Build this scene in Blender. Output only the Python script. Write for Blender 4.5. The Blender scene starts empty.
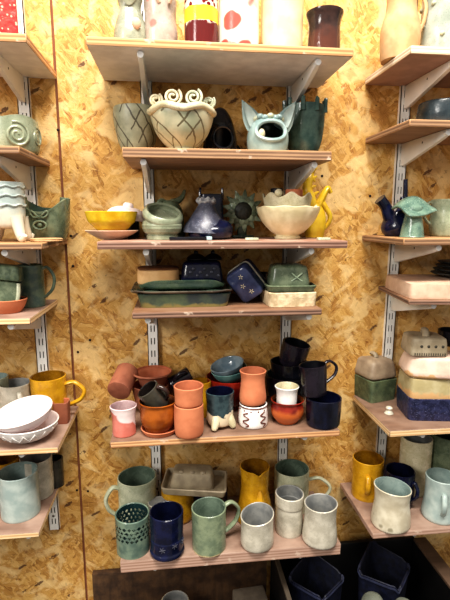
import bpy, bmesh, math, random
from math import sin, cos, pi, radians
from mathutils import Vector, Matrix, Euler
scene = bpy.context.scene
COL = scene.collection
PI2 = 2 * pi

# ------------------------------------------------------------------ camera
F = 450.0
YAW, PITCH, ROLL = radians(6.593), radians(10.147), radians(0.125)
CAM = Vector((0, -1.1, 1.5))
_f = Vector((sin(YAW) * cos(PITCH), cos(YAW) * cos(PITCH), -sin(PITCH)))
_r = Vector((cos(YAW), -sin(YAW), 0)); _u = _r.cross(_f)
CR = _r * cos(ROLL) + _u * sin(ROLL)
CU = -_r * sin(ROLL) + _u * cos(ROLL)
cam_d = bpy.data.cameras.new('camera'); cam = bpy.data.objects.new('camera', cam_d); COL.objects.link(cam)
cam_d.sensor_width = 36; cam_d.sensor_fit = 'AUTO'; cam_d.lens = 27.0; cam_d.clip_start = .02
m = Matrix((CR, CU, -_f)).transposed().to_4x4(); m.translation = CAM
cam.matrix_world = m
scene.camera = cam

def ray(x, y): return CR * ((x - 225) / F) - CU * ((y - 300) / F) + _f
def P(x, y, Y):                       # photo measurement -> point on the plane y = Y
    d = ray(x, y); return CAM + d * ((Y - CAM.y) / d.y)
def S(x, y, z):                       # photo measurement -> point at height z
    d = ray(x, y); return CAM + d * ((z - CAM.z) / d.z)
def mpp(p): return (Vector(p) - CAM).dot(_f) / F

# ------------------------------------------------------------------ materials
def lin(c):
    def g(v):
        v /= 255.0
        return v / 12.92 if v <= .04045 else ((v + .055) / 1.055) ** 2.4
    return (g(c[0]), g(c[1]), g(c[2]), 1)

class NT:
    def __init__(s, name):
        s.m = bpy.data.materials.new(name); s.m.use_nodes = True
        s.t = s.m.node_tree; s.b = s.t.nodes['Principled BSDF']; s.L = s.t.links
    def n(s, typ, **kw):
        nd = s.t.nodes.new(typ)
        for k, v in kw.items(): setattr(nd, k, v)
        return nd
    def link(s, a, b): s.L.new(a, b)
    def val(s, sock, v):
        if isinstance(v, bpy.types.NodeSocket): s.L.new(v, sock)
        else: sock.default_value = v
    def math(s, op, a, b=0.0, c=0.0, clamp=False):
        nd = s.n('ShaderNodeMath', operation=op, use_clamp=clamp)
        s.val(nd.inputs[0], a); s.val(nd.inputs[1], b); s.val(nd.inputs[2], c)
        return nd.outputs[0]
    def mix(s, f, a, b):
        nd = s.n('ShaderNodeMix', data_type='RGBA')
        s.val(nd.inputs[0], f); s.val(nd.inputs[6], a); s.val(nd.inputs[7], b)
        return nd.outputs[2]
    def mixf(s, f, a, b):
        nd = s.n('ShaderNodeMix', data_type='FLOAT')
        s.val(nd.inputs[0], f); s.val(nd.inputs[2], a); s.val(nd.inputs[3], b)
        return nd.outputs[0]
    def step(s, v, lo, hi):
        nd = s.n('ShaderNodeMapRange', interpolation_type='SMOOTHSTEP')
        s.val(nd.inputs[0], v); s.val(nd.inputs[1], lo); s.val(nd.inputs[2], hi)
        return nd.outputs[0]
    def noise(s, vec, scale, detail=3, rough=.55, dist=0):
        nd = s.n('ShaderNodeTexNoise'); s.L.new(vec, nd.inputs['Vector'])
        nd.inputs['Scale'].default_value = scale; nd.inputs['Detail'].default_value = detail
        nd.inputs['Roughness'].default_value = rough; nd.inputs['Distortion'].default_value = dist
        return nd.outputs['Fac']
    def obj(s):
        return s.n('ShaderNodeTexCoord').outputs['Object']
    def bump(s, h, strength=.3, dist=.002):
        nd = s.n('ShaderNodeBump'); nd.inputs['Strength'].default_value = strength
        nd.inputs['Distance'].default_value = dist; s.L.new(h, nd.inputs['Height'])
        s.L.new(nd.outputs[0], s.b.inputs['Normal'])

MATS = {}
def glaze(name, c1, c2=None, scale=30, rough=.25, speck=None, speck_amt=.5, bump=.25, low=None, low_z=0, low_soft=.004, low_amp=.012,
          spots=None, spot_size=60, spot_th=.28, metallic=0, band=None, streak=0, lattice=None):
    if name in MATS: return MATS[name]
    t = NT(name); co = t.obj()
    c2 = c2 or tuple(v * .8 for v in c1)
    nz = t.noise(co, scale, 4)
    col = t.mix(t.step(nz, .36, .64), lin(c1), lin(c2))
    if streak:
        mp = t.n('ShaderNodeMapping'); t.link(co, mp.inputs[0]); mp.inputs['Scale'].default_value = (90, 90, 9)
        s2 = t.noise(mp.outputs[0], 1, 3)
        col = t.mix(t.math('MULTIPLY', t.step(s2, .45, .7), streak), col, lin(tuple(v * .55 for v in c2)))
    if spots:
        vo = t.n('ShaderNodeTexVoronoi'); t.link(co, vo.inputs['Vector']); vo.inputs['Scale'].default_value = spot_size
        n2 = t.noise(co, spot_size * .9, 2)
        d = t.math('ADD', vo.outputs['Distance'], t.math('MULTIPLY', t.math('SUBTRACT', n2, .5), .6))
        col = t.mix(t.step(d, spot_th + .06, spot_th - .03), col, lin(spots))
    if low:
        sp = t.n('ShaderNodeSeparateXYZ'); t.link(co, sp.inputs[0])
        n3 = t.noise(co, 45, 2)
        z = t.math('ADD', sp.outputs[2], t.math('MULTIPLY', t.math('SUBTRACT', n3, .5), low_amp * 4))
        col = t.mix(t.step(z, low_z + low_soft, low_z - low_soft), col, lin(low))
    if band:                                    # (z0, z1, colour)
        for z0, z1, bc in band:
            sp = t.n('ShaderNodeSeparateXYZ'); t.link(co, sp.inputs[0])
            n3 = t.noise(co, 60, 2)
            z = t.math('ADD', sp.outputs[2], t.math('MULTIPLY', t.math('SUBTRACT', n3, .5), .006))
            f = t.math('MULTIPLY', t.math('GREATER_THAN', z, z0), t.math('LESS_THAN', z, z1))
            col = t.mix(f, col, lin(bc))
    if speck:
        n4 = t.noise(co, 420, 2)
        col = t.mix(t.math('MULTIPLY', t.step(n4, .60, .68), speck_amt), col, lin(speck))
    lat = None
    if lattice:                                 # crossing clay strips: (strips around, height, line colour)
        k_, hh_, lc = lattice
        sp = t.n('ShaderNodeSeparateXYZ'); t.link(co, sp.inputs[0])
        th = t.math('MULTIPLY', t.math('ARCTAN2', sp.outputs[1], sp.outputs[0]), k_ / PI2)
        zz = t.math('DIVIDE', sp.outputs[2], hh_)
        wv = t.math('MULTIPLY', t.math('SUBTRACT', t.noise(co, 30, 2), .5), .22)
        zz = t.math('ADD', zz, wv)
        for s_, o_, w_ in ((.95, 0, .05), (.95, .34, .05), (-.8, .15, .045), (-.8, .55, .045)):
            u = t.math('FRACT', t.math('ADD', t.math('ADD', th, t.math('MULTIPLY', zz, s_)), o_))
            l_ = t.math('LESS_THAN', u, w_)
            if s_ < 0:      # strips pass under: break the line where the other family runs
                u2 = t.math('FRACT', t.math('ADD', t.math('ADD', th, t.math('MULTIPLY', zz, .95)), 0))
                l_ = t.math('MULTIPLY', l_, t.math('GREATER_THAN', u2, .36))
            lat = l_ if lat is None else t.math('MAXIMUM', lat, l_)
        col = t.mix(t.math('MULTIPLY', lat, .9), col, lin(lc))
    t.link(col, t.b.inputs['Base Color'])
    t.b.inputs['Metallic'].default_value = metallic
    r2 = t.mixf(t.noise(co, 70, 2), rough * .7, rough * 1.4)
    t.link(r2, t.b.inputs['Roughness'])
    if lat is not None: t.bump(t.math('SUBTRACT', 1.0, lat), .8, .004)
    elif bump: t.bump(t.noise(co, 85, 3), bump, .0025)
    MATS[name] = t.m
    return t.m

def osb():
    t = NT('oriented_strand_board'); co = t.obj()
    sp = t.n('ShaderNodeSeparateXYZ'); t.link(co, sp.inputs[0])
    cb = t.n('ShaderNodeCombineXYZ'); t.link(sp.outputs[0], cb.inputs[0]); t.link(sp.outputs[2], cb.inputs[1])
    base = cb.outputs[0]
    nzc = t.n('ShaderNodeTexNoise'); t.link(base, nzc.inputs['Vector']); nzc.inputs['Scale'].default_value = 42; nzc.inputs['Detail'].default_value = 5
    vm = t.n('ShaderNodeVectorMath', operation='SUBTRACT'); t.link(nzc.outputs['Color'], vm.inputs[0]); vm.inputs[1].default_value = (.5, .5, .5)
    vs = t.n('ShaderNodeVectorMath', operation='SCALE'); t.link(vm.outputs[0], vs.inputs[0]); vs.inputs['Scale'].default_value = .011
    va = t.n('ShaderNodeVectorMath', operation='ADD'); t.link(base, va.inputs[0]); t.link(vs.outputs[0], va.inputs[1])
    vec = va.outputs[0]
    tone = None; rr = random.Random(5)
    # many layers of flakes, each layer lying at its own angle
    angs = [10, 62, -38, 95, 28, -70, 130, -12, 48, -55]
    lens = [.11, .09, .12, .075, .09, .065, .05, .06, .035, .028]
    wids = [.040, .030, .034, .022, .026, .016, .012, .012, .008, .006]
    pres = [0, .42, .45, .5, .52, .58, .62, .62, .70, .74]
    for i, a in enumerate(angs):
        mp = t.n('ShaderNodeMapping', vector_type='TEXTURE'); t.link(vec, mp.inputs[0])
        mp.inputs['Location'].default_value = (rr.uniform(-9, 9), rr.uniform(-9, 9), 0)
        mp.inputs['Rotation'].default_value = (0, 0, radians(a))
        mp.inputs['Scale'].default_value = (lens[i], wids[i], 1)
        vo = t.n('ShaderNodeTexVoronoi', voronoi_dimensions='2D', distance='CHEBYCHEV'); t.link(mp.outputs[0], vo.inputs['Vector'])
        vo.inputs['Scale'].default_value = 1
        cs = t.n('ShaderNodeSeparateColor'); t.link(vo.outputs['Color'], cs.inputs[0])
        ed = t.n('ShaderNodeTexVoronoi', voronoi_dimensions='2D', feature='F2', distance='CHEBYCHEV'); t.link(mp.outputs[0], ed.inputs['Vector'])
        ed.inputs['Scale'].default_value = 1
        gap = t.math('SUBTRACT', ed.outputs['Distance'], vo.outputs['Distance'])
        mg = t.n('ShaderNodeMapping'); t.link(mp.outputs[0], mg.inputs[0]); mg.inputs['Scale'].default_value = (1.2, 7.0, 1)
        gr = t.noise(mg.outputs[0], 1.0, 3, .6)
        tn = t.math('ADD', t.math('MULTIPLY_ADD', cs.outputs[1], .52, .16), t.math('MULTIPLY', t.math('SUBTRACT', gr, .5), .95))
        tn = t.math('ADD', tn, t.math('MULTIPLY', t.step(gap, .10, .0), -.16))   # darker flake edges
        if tone is None: tone = tn
        else:
            mask = t.math('MULTIPLY', t.math('GREATER_THAN', cs.outputs[0], pres[i]), t.step(gap, .0, .05))
            tone = t.mixf(mask, tone, tn)
    cr = t.n('ShaderNodeValToRGB'); t.link(tone, cr.inputs[0])
    e = cr.color_ramp; e.elements[0].position = 0; e.elements[0].color = lin((104, 62, 24))
    e.elements[1].position = 1; e.elements[1].color = lin((246, 218, 158))
    for p_, c in ((.08, (150, 98, 42)), (.20, (184, 134, 62)), (.38, (206, 157, 82)), (.6, (218, 174, 100)), (.8, (232, 192, 122))):
        el = e.elements.new(p_); el.color = lin(c)
    big = t.noise(base, 5, 2)
    col = t.mix(t.math('MULTIPLY', t.step(big, .5, .75), .35), cr.outputs[0], lin((186, 128, 58)))
    pt = t.noise(vec, 17, 3, .5, .8)
    col = t.mix(t.math('MULTIPLY', t.step(pt, .48, .62), .62), col, lin((240, 210, 152)))
    pt2 = t.noise(vec, 23, 3, .5, 1.2)
    col = t.mix(t.math('MULTIPLY', t.step(pt2, .56, .68), .4), col, lin((180, 120, 52)))
    # sparse dark bark slivers
    mp = t.n('ShaderNodeMapping', vector_type='TEXTURE'); t.link(vec, mp.inputs[0]); mp.inputs['Rotation'].default_value = (0, 0, .6); mp.inputs['Scale'].default_value = (.040, .013, 1)
    vb = t.n('ShaderNodeTexVoronoi', voronoi_dimensions='2D'); t.link(mp.outputs[0], vb.inputs['Vector']); vb.inputs['Scale'].default_value = 1
    cb2 = t.n('ShaderNodeSeparateColor'); t.link(vb.outputs['Color'], cb2.inputs[0])
    mk = t.math('MULTIPLY', t.math('GREATER_THAN', t.math('ADD', cb2.outputs[0], t.math('MULTIPLY', t.noise(vec, 160, 2), .06)), 1.0), t.step(t.math('ADD', vb.outputs['Distance'], t.math('MULTIPLY', t.noise(vec, 220, 2), .5)), .62, .5))
    col = t.mix(t.math('MULTIPLY', mk, .85), col, lin((74, 36, 18)))
    # fine splintery fibres and dark chips
    fd = t.noise(vec, 62, 6, .7, .6)
    col = t.mix(t.math('MULTIPLY', t.step(fd, .58, .68), .62), col, lin((128, 76, 34)))
    col = t.mix(t.math('MULTIPLY', t.step(fd, .44, .32), .5), col, lin((246, 214, 156)))
    t.link(col, t.b.inputs['Base Color']); t.b.inputs['Roughness'].default_value = .62
    t.bump(tone, .45, .004)
    return t.m

def wood(name, c1, c2, scale=(4, 40, 40), rough=.6, dust=None, dust_amt=.5):
    if name in MATS: return MATS[name]
    t = NT(name); co = t.obj()
    mp = t.n('ShaderNodeMapping'); t.link(co, mp.inputs[0]); mp.inputs['Scale'].default_value = scale
    nz = t.noise(mp.outputs[0], 1, 5, .6, .4)
    col = t.mix(t.step(nz, .3, .7), lin(c1), lin(c2))
    if dust:
        d = t.noise(co, 14, 4)
        col = t.mix(t.math('MULTIPLY', t.step(d, .35, .65), dust_amt), col, lin(dust))
    t.link(col, t.b.inputs['Base Color']); t.b.inputs['Roughness'].default_value = rough
    t.bump(nz, .2, .002); MATS[name] = t.m
    return t.m

def ply_edge(name, c1, c2):
    if name in MATS: return MATS[name]
    t = NT(name); co = t.obj()
    sp = t.n('ShaderNodeSeparateXYZ'); t.link(co, sp.inputs[0])
    mp = t.n('ShaderNodeMapping'); t.link(co, mp.inputs[0]); mp.inputs['Scale'].default_value = (9, 9, 160)
    nz = t.noise(mp.outputs[0], 1, 4, .6)
    lay = t.math('SINE', t.math('MULTIPLY', sp.outputs[2], 900))
    f = t.math('ADD', t.math('MULTIPLY', lay, .28), nz)
    col = t.mix(t.step(f, .3, .75), lin(c1), lin(c2))
    d = t.noise(co, 30, 3)
    col = t.mix(t.math('MULTIPLY', t.step(d, .62, .7), .6), col, lin((225, 205, 185)))
    t.link(col, t.b.inputs['Base Color']); t.b.inputs['Roughness'].default_value = .7
    t.bump(nz, .2, .002); MATS[name] = t.m
    return t.m

def plain(name, c, rough=.5, metallic=0, var=.12, bump=0):
    if name in MATS: return MATS[name]
    t = NT(name); co = t.obj()
    nz = t.noise(co, 25, 4)
    col = t.mix(t.step(nz, .3, .7), lin(c), lin(tuple(v * (1 - var) for v in c)))
    t.link(col, t.b.inputs['Base Color']); t.b.inputs['Roughness'].default_value = rough; t.b.inputs['Metallic'].default_value = metallic
    if bump: t.bump(t.noise(co, 300, 2), bump, .001)
    MATS[name] = t.m
    return t.m

# ------------------------------------------------------------------ mesh building
def smooth_prof(pts, n=5):
    if len(pts) < 3: return list(pts)
    out = []
    for i in range(len(pts) - 1):
        p0 = pts[max(i - 1, 0)]; p1 = pts[i]; p2 = pts[i + 1]; p3 = pts[min(i + 2, len(pts) - 1)]
        for k in range(n):
            t = k / n
            out.append(tuple(.5 * (2 * b + (c - a) * t + (2 * a - 5 * b + 4 * c - d) * t * t + (3 * b - a - 3 * c + d) * t ** 3)
                             for a, b, c, d in zip(p0, p1, p2, p3)))
    out.append(tuple(pts[-1]))
    if len(pts[0]) == 2:
        lo = min(p[1] for p in pts); hi = max(p[1] for p in pts)
        out = [(max(a, .0002), min(max(c, lo), hi)) for a, c in out]
    return out

class MB:
    def __init__(s): s.bm = bmesh.new()
    def rings(s, rings, mat=0, closed=True, cap0=False, cap1=False, skip=None):
        bm = s.bm; V = [[bm.verts.new(p) for p in r] for r in rings]
        n = len(rings[0])
        for i in range(len(V) - 1):
            for j in range(n if closed else n - 1):
                if skip and skip(i, j): continue
                a, b, c, d = V[i][j], V[i][(j + 1) % n], V[i + 1][(j + 1) % n], V[i + 1][j]
                f = bm.faces.new((a, b, c, d)); f.material_index = mat(i, j) if callable(mat) else mat; f.smooth = True
        for flag, r, rev in ((cap0, V[0], True), (cap1, V[-1], False)):
            if flag:
                f = bm.faces.new(list(reversed(r)) if rev else r); f.material_index = mat(0, 0) if callable(mat) else mat
        return V
    def ring(s, a, b, z, n, seg, wob=0, seed=0, M=None):
        out = []
        for j in range(seg):
            th = PI2 * j / seg; c, q = cos(th), sin(th)
            k = 1 + wob * (sin(2 * th + seed) + .6 * sin(3 * th + seed * 2.3 + z * 25))
            x = a * k * (abs(c) ** (2 / n)) * (1 if c >= 0 else -1); y = b * k * (abs(q) ** (2 / n)) * (1 if q >= 0 else -1)
            v = Vector((x, y, z)); out.append(M @ v if M else v)
        return out
    def lathe(s, prof, seg=40, n=2, asp=1, mat=0, wob=0, seed=0, M=None, cap0=False, cap1=False, zf=None, rf=None, skip=None, off=None):
        R = []
        for r, z in prof:
            ring = s.ring(max(r, .0002), max(r * asp, .0002) if off is None else max(r + off, .0002), z, n, seg, wob, seed)
            for j, v in enumerate(ring):
                th = PI2 * j / seg
                if rf: k = rf(th, z); v.x *= k; v.y *= k
                if zf: v.z += zf(th, z)
            R.append([M @ v for v in ring] if M else ring)
        return s.rings(R, mat, True, cap0, cap1, skip)
    def vessel(s, outer, t=.004, seg=40, n=2, off=None, mo=0, mi=1, wob=0, seed=0, M=None, zf=None, rf=None, floor=None, skip=None, facemat=None):
        """open pot: outer profile from the foot to the rim, then back down inside"""
        o = smooth_prof(outer); floor = floor or t
        inner = [(max(r - t, .0003), z) for r, z in o if z > o[0][1] + floor]
        inner = list(reversed(inner))
        rt, zt = o[-1]
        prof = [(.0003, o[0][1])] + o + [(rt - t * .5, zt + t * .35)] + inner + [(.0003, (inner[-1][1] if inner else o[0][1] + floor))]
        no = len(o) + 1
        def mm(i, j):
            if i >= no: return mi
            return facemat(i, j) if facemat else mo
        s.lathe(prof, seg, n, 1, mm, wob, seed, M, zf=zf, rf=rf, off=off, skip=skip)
        return s
    def tube(s, pts, r, seg=8, flat=1.0, mat=0, closed=False, up=None, smooth=4):
        pts = [Vector(p) for p in pts]
        if smooth:
            q = ([tuple(p) for p in pts] + [tuple(pts[0])]) if closed else [tuple(p) for p in pts]
            q = smooth_prof(q, smooth)
            if closed: q = q[:-1]
            pts = [Vector(p) for p in q]
        N = len(pts); R = []
        rr = r if callable(r) else (lambda t: r)
        prev = None
        for i, p in enumerate(pts):
            a = pts[(i - 1) % N] if (closed or i) else p; b = pts[(i + 1) % N] if (closed or i < N - 1) else p
            d = (b - a).normalized()
            if up is not None: sd = d.cross(Vector(up))
            else:
                if prev is None:
                    prev = Vector((0, 0, 1)) if abs(d.z) < .9 else Vector((1, 0, 0))
                sd = d.cross(prev)
            if sd.length < 1e-5: sd = d.cross(Vector((.3, .7, .2)))
            sd.normalize(); nn = sd.cross(d).normalized()
            if up is None: prev = nn
            k = rr(i / max(N - 1, 1))
            R.append([p + sd * (k * cos(PI2 * j / seg) * flat) + nn * (k * sin(PI2 * j / seg)) for j in range(seg)])
        if closed: R.append(R[0])
        s.rings(R, mat, True, not closed, not closed)
        return s
    def box(s, c, d, M=None, mat=0, bev=0, seg=2):
        vs = []
        for x in (-1, 1):
            for y in (-1, 1):
                for z in (-1, 1):
                    v = Vector((c[0] + x * d[0] / 2, c[1] + y * d[1] / 2, c[2] + z * d[2] / 2)); vs.append(s.bm.verts.new(M @ v if M else v))
        F_ = [(0, 1, 3, 2), (4, 6, 7, 5), (0, 4, 5, 1), (2, 3, 7, 6), (0, 2, 6, 4), (1, 5, 7, 3)]
        fs = []
        for k, f in enumerate(F_):
            ff = s.bm.faces.new([vs[i] for i in f]); ff.material_index = mat[k] if isinstance(mat, (list, tuple)) else mat; fs.append(ff)
        if bev:
            es = {e for f in fs for e in f.edges}
            bmesh.ops.bevel(s.bm, geom=list(es), offset=bev, segments=seg, affect='EDGES', profile=.5)
        return s
    def ball(s, c, r, seg=14, mat=0, sc=(1, 1, 1), M=None):
        n = max(seg // 2, 5); R = []
        for i in range(n + 1):
            a = pi * i / n
            R.append([(M @ v if M else v) for v in [Vector((c[0] + max(sin(a), 1e-3) * r * cos(PI2 * j / seg) * sc[0], c[1] + max(sin(a), 1e-3) * r * sin(PI2 * j / seg) * sc[1], c[2] - cos(a) * r * sc[2])) for j in range(seg)]])
        s.rings(R, mat); return s
    def prism(s, poly, depth, M=None, mat=0, bev=0):
        """polygon in the xz plane, extruded along y around 0"""
        f0 = [Vector((x, -depth / 2, z)) for x, z in poly]; f1 = [Vector((x, depth / 2, z)) for x, z in poly]
        if M: f0 = [M @ v for v in f0]; f1 = [M @ v for v in f1]
        a = [s.bm.verts.new(v) for v in f0]; b = [s.bm.verts.new(v) for v in f1]; n = len(a)
        fs = [s.bm.faces.new(a), s.bm.faces.new(list(reversed(b)))]
        for i in range(n): fs.append(s.bm.faces.new((a[(i + 1) % n], a[i], b[i], b[(i + 1) % n])))
        for f in fs: f.material_index = mat
        if bev:
            bmesh.ops.bevel(s.bm, geom=list({e for f in fs for e in f.edges}), offset=bev, segments=2, affect='EDGES', profile=.5)
        return s
    def build(s, name, mats, parent=None, loc=(0, 0, 0), rot=(0, 0, 0), fix=True, label=None):
        bm = s.bm
        bmesh.ops.remove_doubles(bm, verts=bm.verts, dist=1e-6)
        if fix: bmesh.ops.recalc_face_normals(bm, faces=bm.faces)
        me = bpy.data.meshes.new(name); bm.to_mesh(me); bm.free()
        for mt in (mats if isinstance(mats, (list, tuple)) else [mats]): me.materials.append(mt)
        me.set_sharp_from_angle(angle=radians(42))
        o = bpy.data.objects.new(name, me); COL.objects.link(o); o.location = loc; o.rotation_euler = rot
        if parent: o.parent = parent
        if label: o['label'] = label
        return o

def tag(o, label, cat, group=None):
    o['label'] = label; o['category'] = cat
    if group: o['group'] = group
    return o
def thing(name, label, cat, loc, rot=(0, 0, 0), group=None):
    o = bpy.data.objects.new(name, None); COL.objects.link(o); o.location = loc; o.rotation_euler = rot
    o.empty_display_size = .03
    return tag(o, label, cat, group)
def struct(o): o['kind'] = 'structure'; return o

# ------------------------------------------------------------------ glazes (colours of the pots)
G = {}
def g(key, *a, **k): G[key] = glaze(key, *a, **k)
g('celadon', (198, 200, 174), (170, 174, 148), speck=(110, 118, 100))
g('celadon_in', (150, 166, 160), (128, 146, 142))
g('pale_blue', (196, 214, 216), (168, 194, 200), speck=(150, 160, 150))
g('ice', (182, 194, 188), (156, 172, 168), rough=.2)
g('sage', (154, 160, 136), (124, 132, 110), speck=(90, 90, 70))
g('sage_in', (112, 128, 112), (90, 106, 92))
g('moss', (114, 124, 100), (86, 98, 78), scale=45, speck=(60, 70, 52))
g('moss_dark', (70, 88, 72), (48, 66, 56))
g('jade', (86, 104, 86), (54, 74, 68), scale=50, rough=.2)
g('jade_dark', (52, 80, 72), (34, 58, 56))
g('teal', (74, 98, 90), (46, 70, 66), scale=40, rough=.18)
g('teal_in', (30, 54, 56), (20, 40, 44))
g('navy', (24, 29, 60), (14, 18, 38), scale=35, rough=.16)
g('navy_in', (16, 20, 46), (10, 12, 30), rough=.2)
g('ink', (22, 23, 32), (14, 15, 20), rough=.18)
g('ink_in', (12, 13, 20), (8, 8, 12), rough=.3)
g('bluegrey', (86, 86, 98), (58, 60, 74), scale=60, rough=.35, speck=(150, 160, 180))
g('mustard', (210, 160, 36), (180, 130, 24), scale=40, rough=.25)
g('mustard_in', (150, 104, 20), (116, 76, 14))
g('yellow', (214, 182, 52), (196, 156, 34), rough=.22)
g('cream', (216, 206, 176), (190, 180, 146), speck=(150, 130, 100))
g('cream_grey', (204, 198, 182), (178, 172, 156), scale=40, speck=(120, 118, 110), speck_amt=.35)
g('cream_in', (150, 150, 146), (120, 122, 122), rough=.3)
g('white', (240, 236, 232), (226, 220, 216), rough=.25, bump=.15)
g('pinkwhite', (240, 226, 224), (232, 214, 212), rough=.3, bump=.12)
g('terracotta', (206, 128, 90), (190, 112, 76), scale=22, rough=.75, bump=.15)
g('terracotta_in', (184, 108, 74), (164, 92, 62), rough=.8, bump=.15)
g('terracotta_dark', (160, 98, 72), (140, 82, 60), rough=.75, bump=.15)
g('honey', (168, 92, 30), (128, 62, 18), scale=25, rough=.14)
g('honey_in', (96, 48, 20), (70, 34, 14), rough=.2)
g('oxblood', (150, 40, 26), (112, 24, 16), rough=.12)
g('darkbrown', (58, 42, 38), (38, 28, 26), rough=.16)
g('umber_green', (70, 66, 56), (48, 46, 42), rough=.18)
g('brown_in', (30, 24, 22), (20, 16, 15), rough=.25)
g('black_plum', (38, 32, 42), (24, 20, 28), rough=.2, streak=.5)
g('stone', (176, 162, 138), (146, 132, 108), rough=.55)
g('stone_dark', (128, 118, 104), (108, 98, 86), rough=.5)
g('tan_clay', (206, 168, 124), (190, 148, 104), rough=.7)
g('pink_clay', (214, 184, 160), (196, 162, 138), rough=.65)
g('groove', (70, 66, 54), (50, 48, 40), rough=.7)
g('groove_light', (140, 130, 100), (112, 104, 80), rough=.7)
MATS_METAL = plain('white_enamelled_steel', (240, 238, 232), .35, 0, .04)
RECESS_SHADE = plain('painted_recess_shade', (40, 34, 28), .8)  # dark colour paints the shade inside slots and screw holes
OSB = osb()
# ------------------------------------------------------------------ the setting
def wall_panel(name, x0, x1):
    b = MB(); b.box(((x0 + x1) / 2, .009, 1.3), (x1 - x0, .018, 2.6)); return struct(b.build(name, OSB))
SEAM = P(68, 285, 0).x
wall_panel('wall_back', SEAM + .0030, 1.7); wall_panel('wall_left', -1.7, SEAM - .0030)
b = MB(); b.box((SEAM, .012, 1.3), (.0054, .016, 2.6)); struct(b.build('trim_1', plain('joint_batten', (140, 86, 58), .8)))
b = MB(); b.box((0, -1.4, -.01), (3.4, 2.9, .02)); struct(b.build('floor', plain('concrete_floor', (116, 108, 100), .8, 0, .2)))

DEP = .212
SH = {}
def front(px, py): return P(px, py, -DEP)
SHELVES = [  # key, left front px, right front px, top px y (left, right), edge px, kind, label, brackets at (upright indexes)
    ('m1', 86, 354, 41, 43.5, 8.5, 'grey', 'topmost middle shelf board with a pale grey underside', (1, 2)),
    ('m2', 122, 332, 148, 150, 10, 'plain', 'short wooden shelf board under the woven bowls', (1, 2)),
    ('m3', 97, 348, 243.5, 239, 8, 'pink', 'wide worn pinkish shelf board under the clay sunflower', (1, 2)),
    ('m4', 132, 322, 312, 309, 7, 'dark', 'narrow dark shelf board under the green trays', (1, 2)),
    ('m5', 110, 340, 442, 430, 7, 'dusty', 'dusty shelf board under the stacked terracotta pots', (1, 2)),
    ('m6', 120, 341, 561, 545, 13, 'rose', 'lowest middle shelf board, dusty pink, under the mugs', (1, 2)),
    ('l1', -120, 26, 33, 33.5, 9, 'grey', 'topmost left shelf board under the red textured pot', (0,)),
    ('l2', -120, 19, 146, 146, 8, 'plain', 'left shelf board under the coiled grey-green pot', (0,)),
    ('l3', -120, 42, 246, 243, 7, 'plain', 'left shelf board under the green crown-shaped pot', (0,)),
    ('l4', -120, 30, 323, 318, 7, 'pale', 'left shelf board under the terracotta bowl with green mug', (0,)),
    ('l5', -120, 58, 454, 447, 7, 'pale', 'left shelf board under the two white bowls', (0,)),
    ('l6', -120, 39, 539, 532, 6, 'pale', 'lowest left shelf board with a pale edge', (0,)),
    ('r1', 411, 580, 45, 43, 8, 'rosegrey', 'topmost right shelf board with chipped white edge', (3,)),
    ('r2', 410, 580, 119, 117, 7, 'plain', 'right shelf board under the dark blue-grey bowl', (3,)),
    ('r3', 404, 580, 238.5, 236, 7, 'plain', 'right shelf board under the teal clay mushroom', (3,)),
    ('r4', 409, 580, 300, 298, 5, 'dark', 'right shelf board under the pale clay slab', (3,)),
    ('r5', 390, 580, 431, 421, 7, 'dustpale', 'right shelf board under the stacked butter dishes', (3,)),
    ('r6', 373, 580, 534, 512, 6, 'rose', 'lowest right shelf board under the cream cup', (3,)),
]
SURF = {   # top, edge, underside
    'grey': (wood('worn_pine_top', (206, 176, 140), (180, 146, 108)), ply_edge('ply_edge_pale', (214, 168, 116), (172, 120, 76)), plain('grey_laminate', (238, 236, 236), .6, 0, .08)),
    'plain': (wood('pine_top', (196, 152, 108), (170, 122, 80)), ply_edge('ply_edge_tan', (164, 128, 96), (112, 82, 60)), wood('pine_under', (164, 130, 104), (138, 104, 80))),
    'pink': (wood('pink_dust_top', (168, 126, 106), (140, 98, 78), dust=(204, 176, 158)), ply_edge('ply_edge_pink', (156, 122, 106), (98, 68, 54)), wood('pine_under2', (146, 110, 86), (120, 88, 68))),
    'dark': (wood('umber_top', (142, 102, 74), (112, 78, 56), dust=(150, 120, 98)), ply_edge('ply_edge_red', (146, 114, 96), (84, 60, 48)), wood('pine_under2', (146, 110, 86), (120, 88, 68))),
    'dusty': (wood('clay_dust_top', (132, 102, 84), (108, 82, 66), dust=(162, 134, 116)), ply_edge('ply_edge_pale2', (222, 178, 130), (176, 124, 84)), wood('pine_under2', (146, 110, 86), (120, 88, 68))),
    'rose': (wood('rose_dust_top', (152, 122, 106), (128, 102, 88), dust=(186, 160, 144)), ply_edge('ply_edge_rose', (194, 162, 144), (164, 128, 110)), wood('pine_under2', (146, 110, 86), (120, 88, 68))),
    'pale': (wood('rose_dust_top', (152, 122, 106), (128, 102, 88), dust=(186, 160, 144)), ply_edge('ply_edge_cream', (236, 206, 160), (206, 164, 116)), wood('pine_under2', (146, 110, 86), (120, 88, 68))),
    'dustpale': (MATS['clay_dust_top'], ply_edge('ply_edge_cream', (236, 206, 160), (206, 164, 116)), MATS['pine_under2']),
    'rosegrey': (wood('worn_pine_top', (206, 176, 140), (180, 146, 108)), ply_edge('ply_edge_white', (238, 226, 206), (206, 180, 150)), plain('rose_laminate', (176, 146, 136), .6, 0, .12)),
}
UPX = [P(38.5, 290, 0).x, P(151, 260, 0).x, P(287, 260, 0).x, P(392.5, 265, 0).x]
UPZ0 = [P(55, 527, 0).z, P(157, 500, 0).z, P(283, 500, 0).z, P(380, 500, 0).z]
UPLAB = ['white slotted upright strip on the far left', 'white slotted upright strip left of the middle shelves', 'white slotted upright strip right of the middle shelves', 'white slotted upright strip behind the right-hand shelves']
UPLAB[1] = 'white slotted upright strip behind the left half of the middle shelves'
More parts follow.
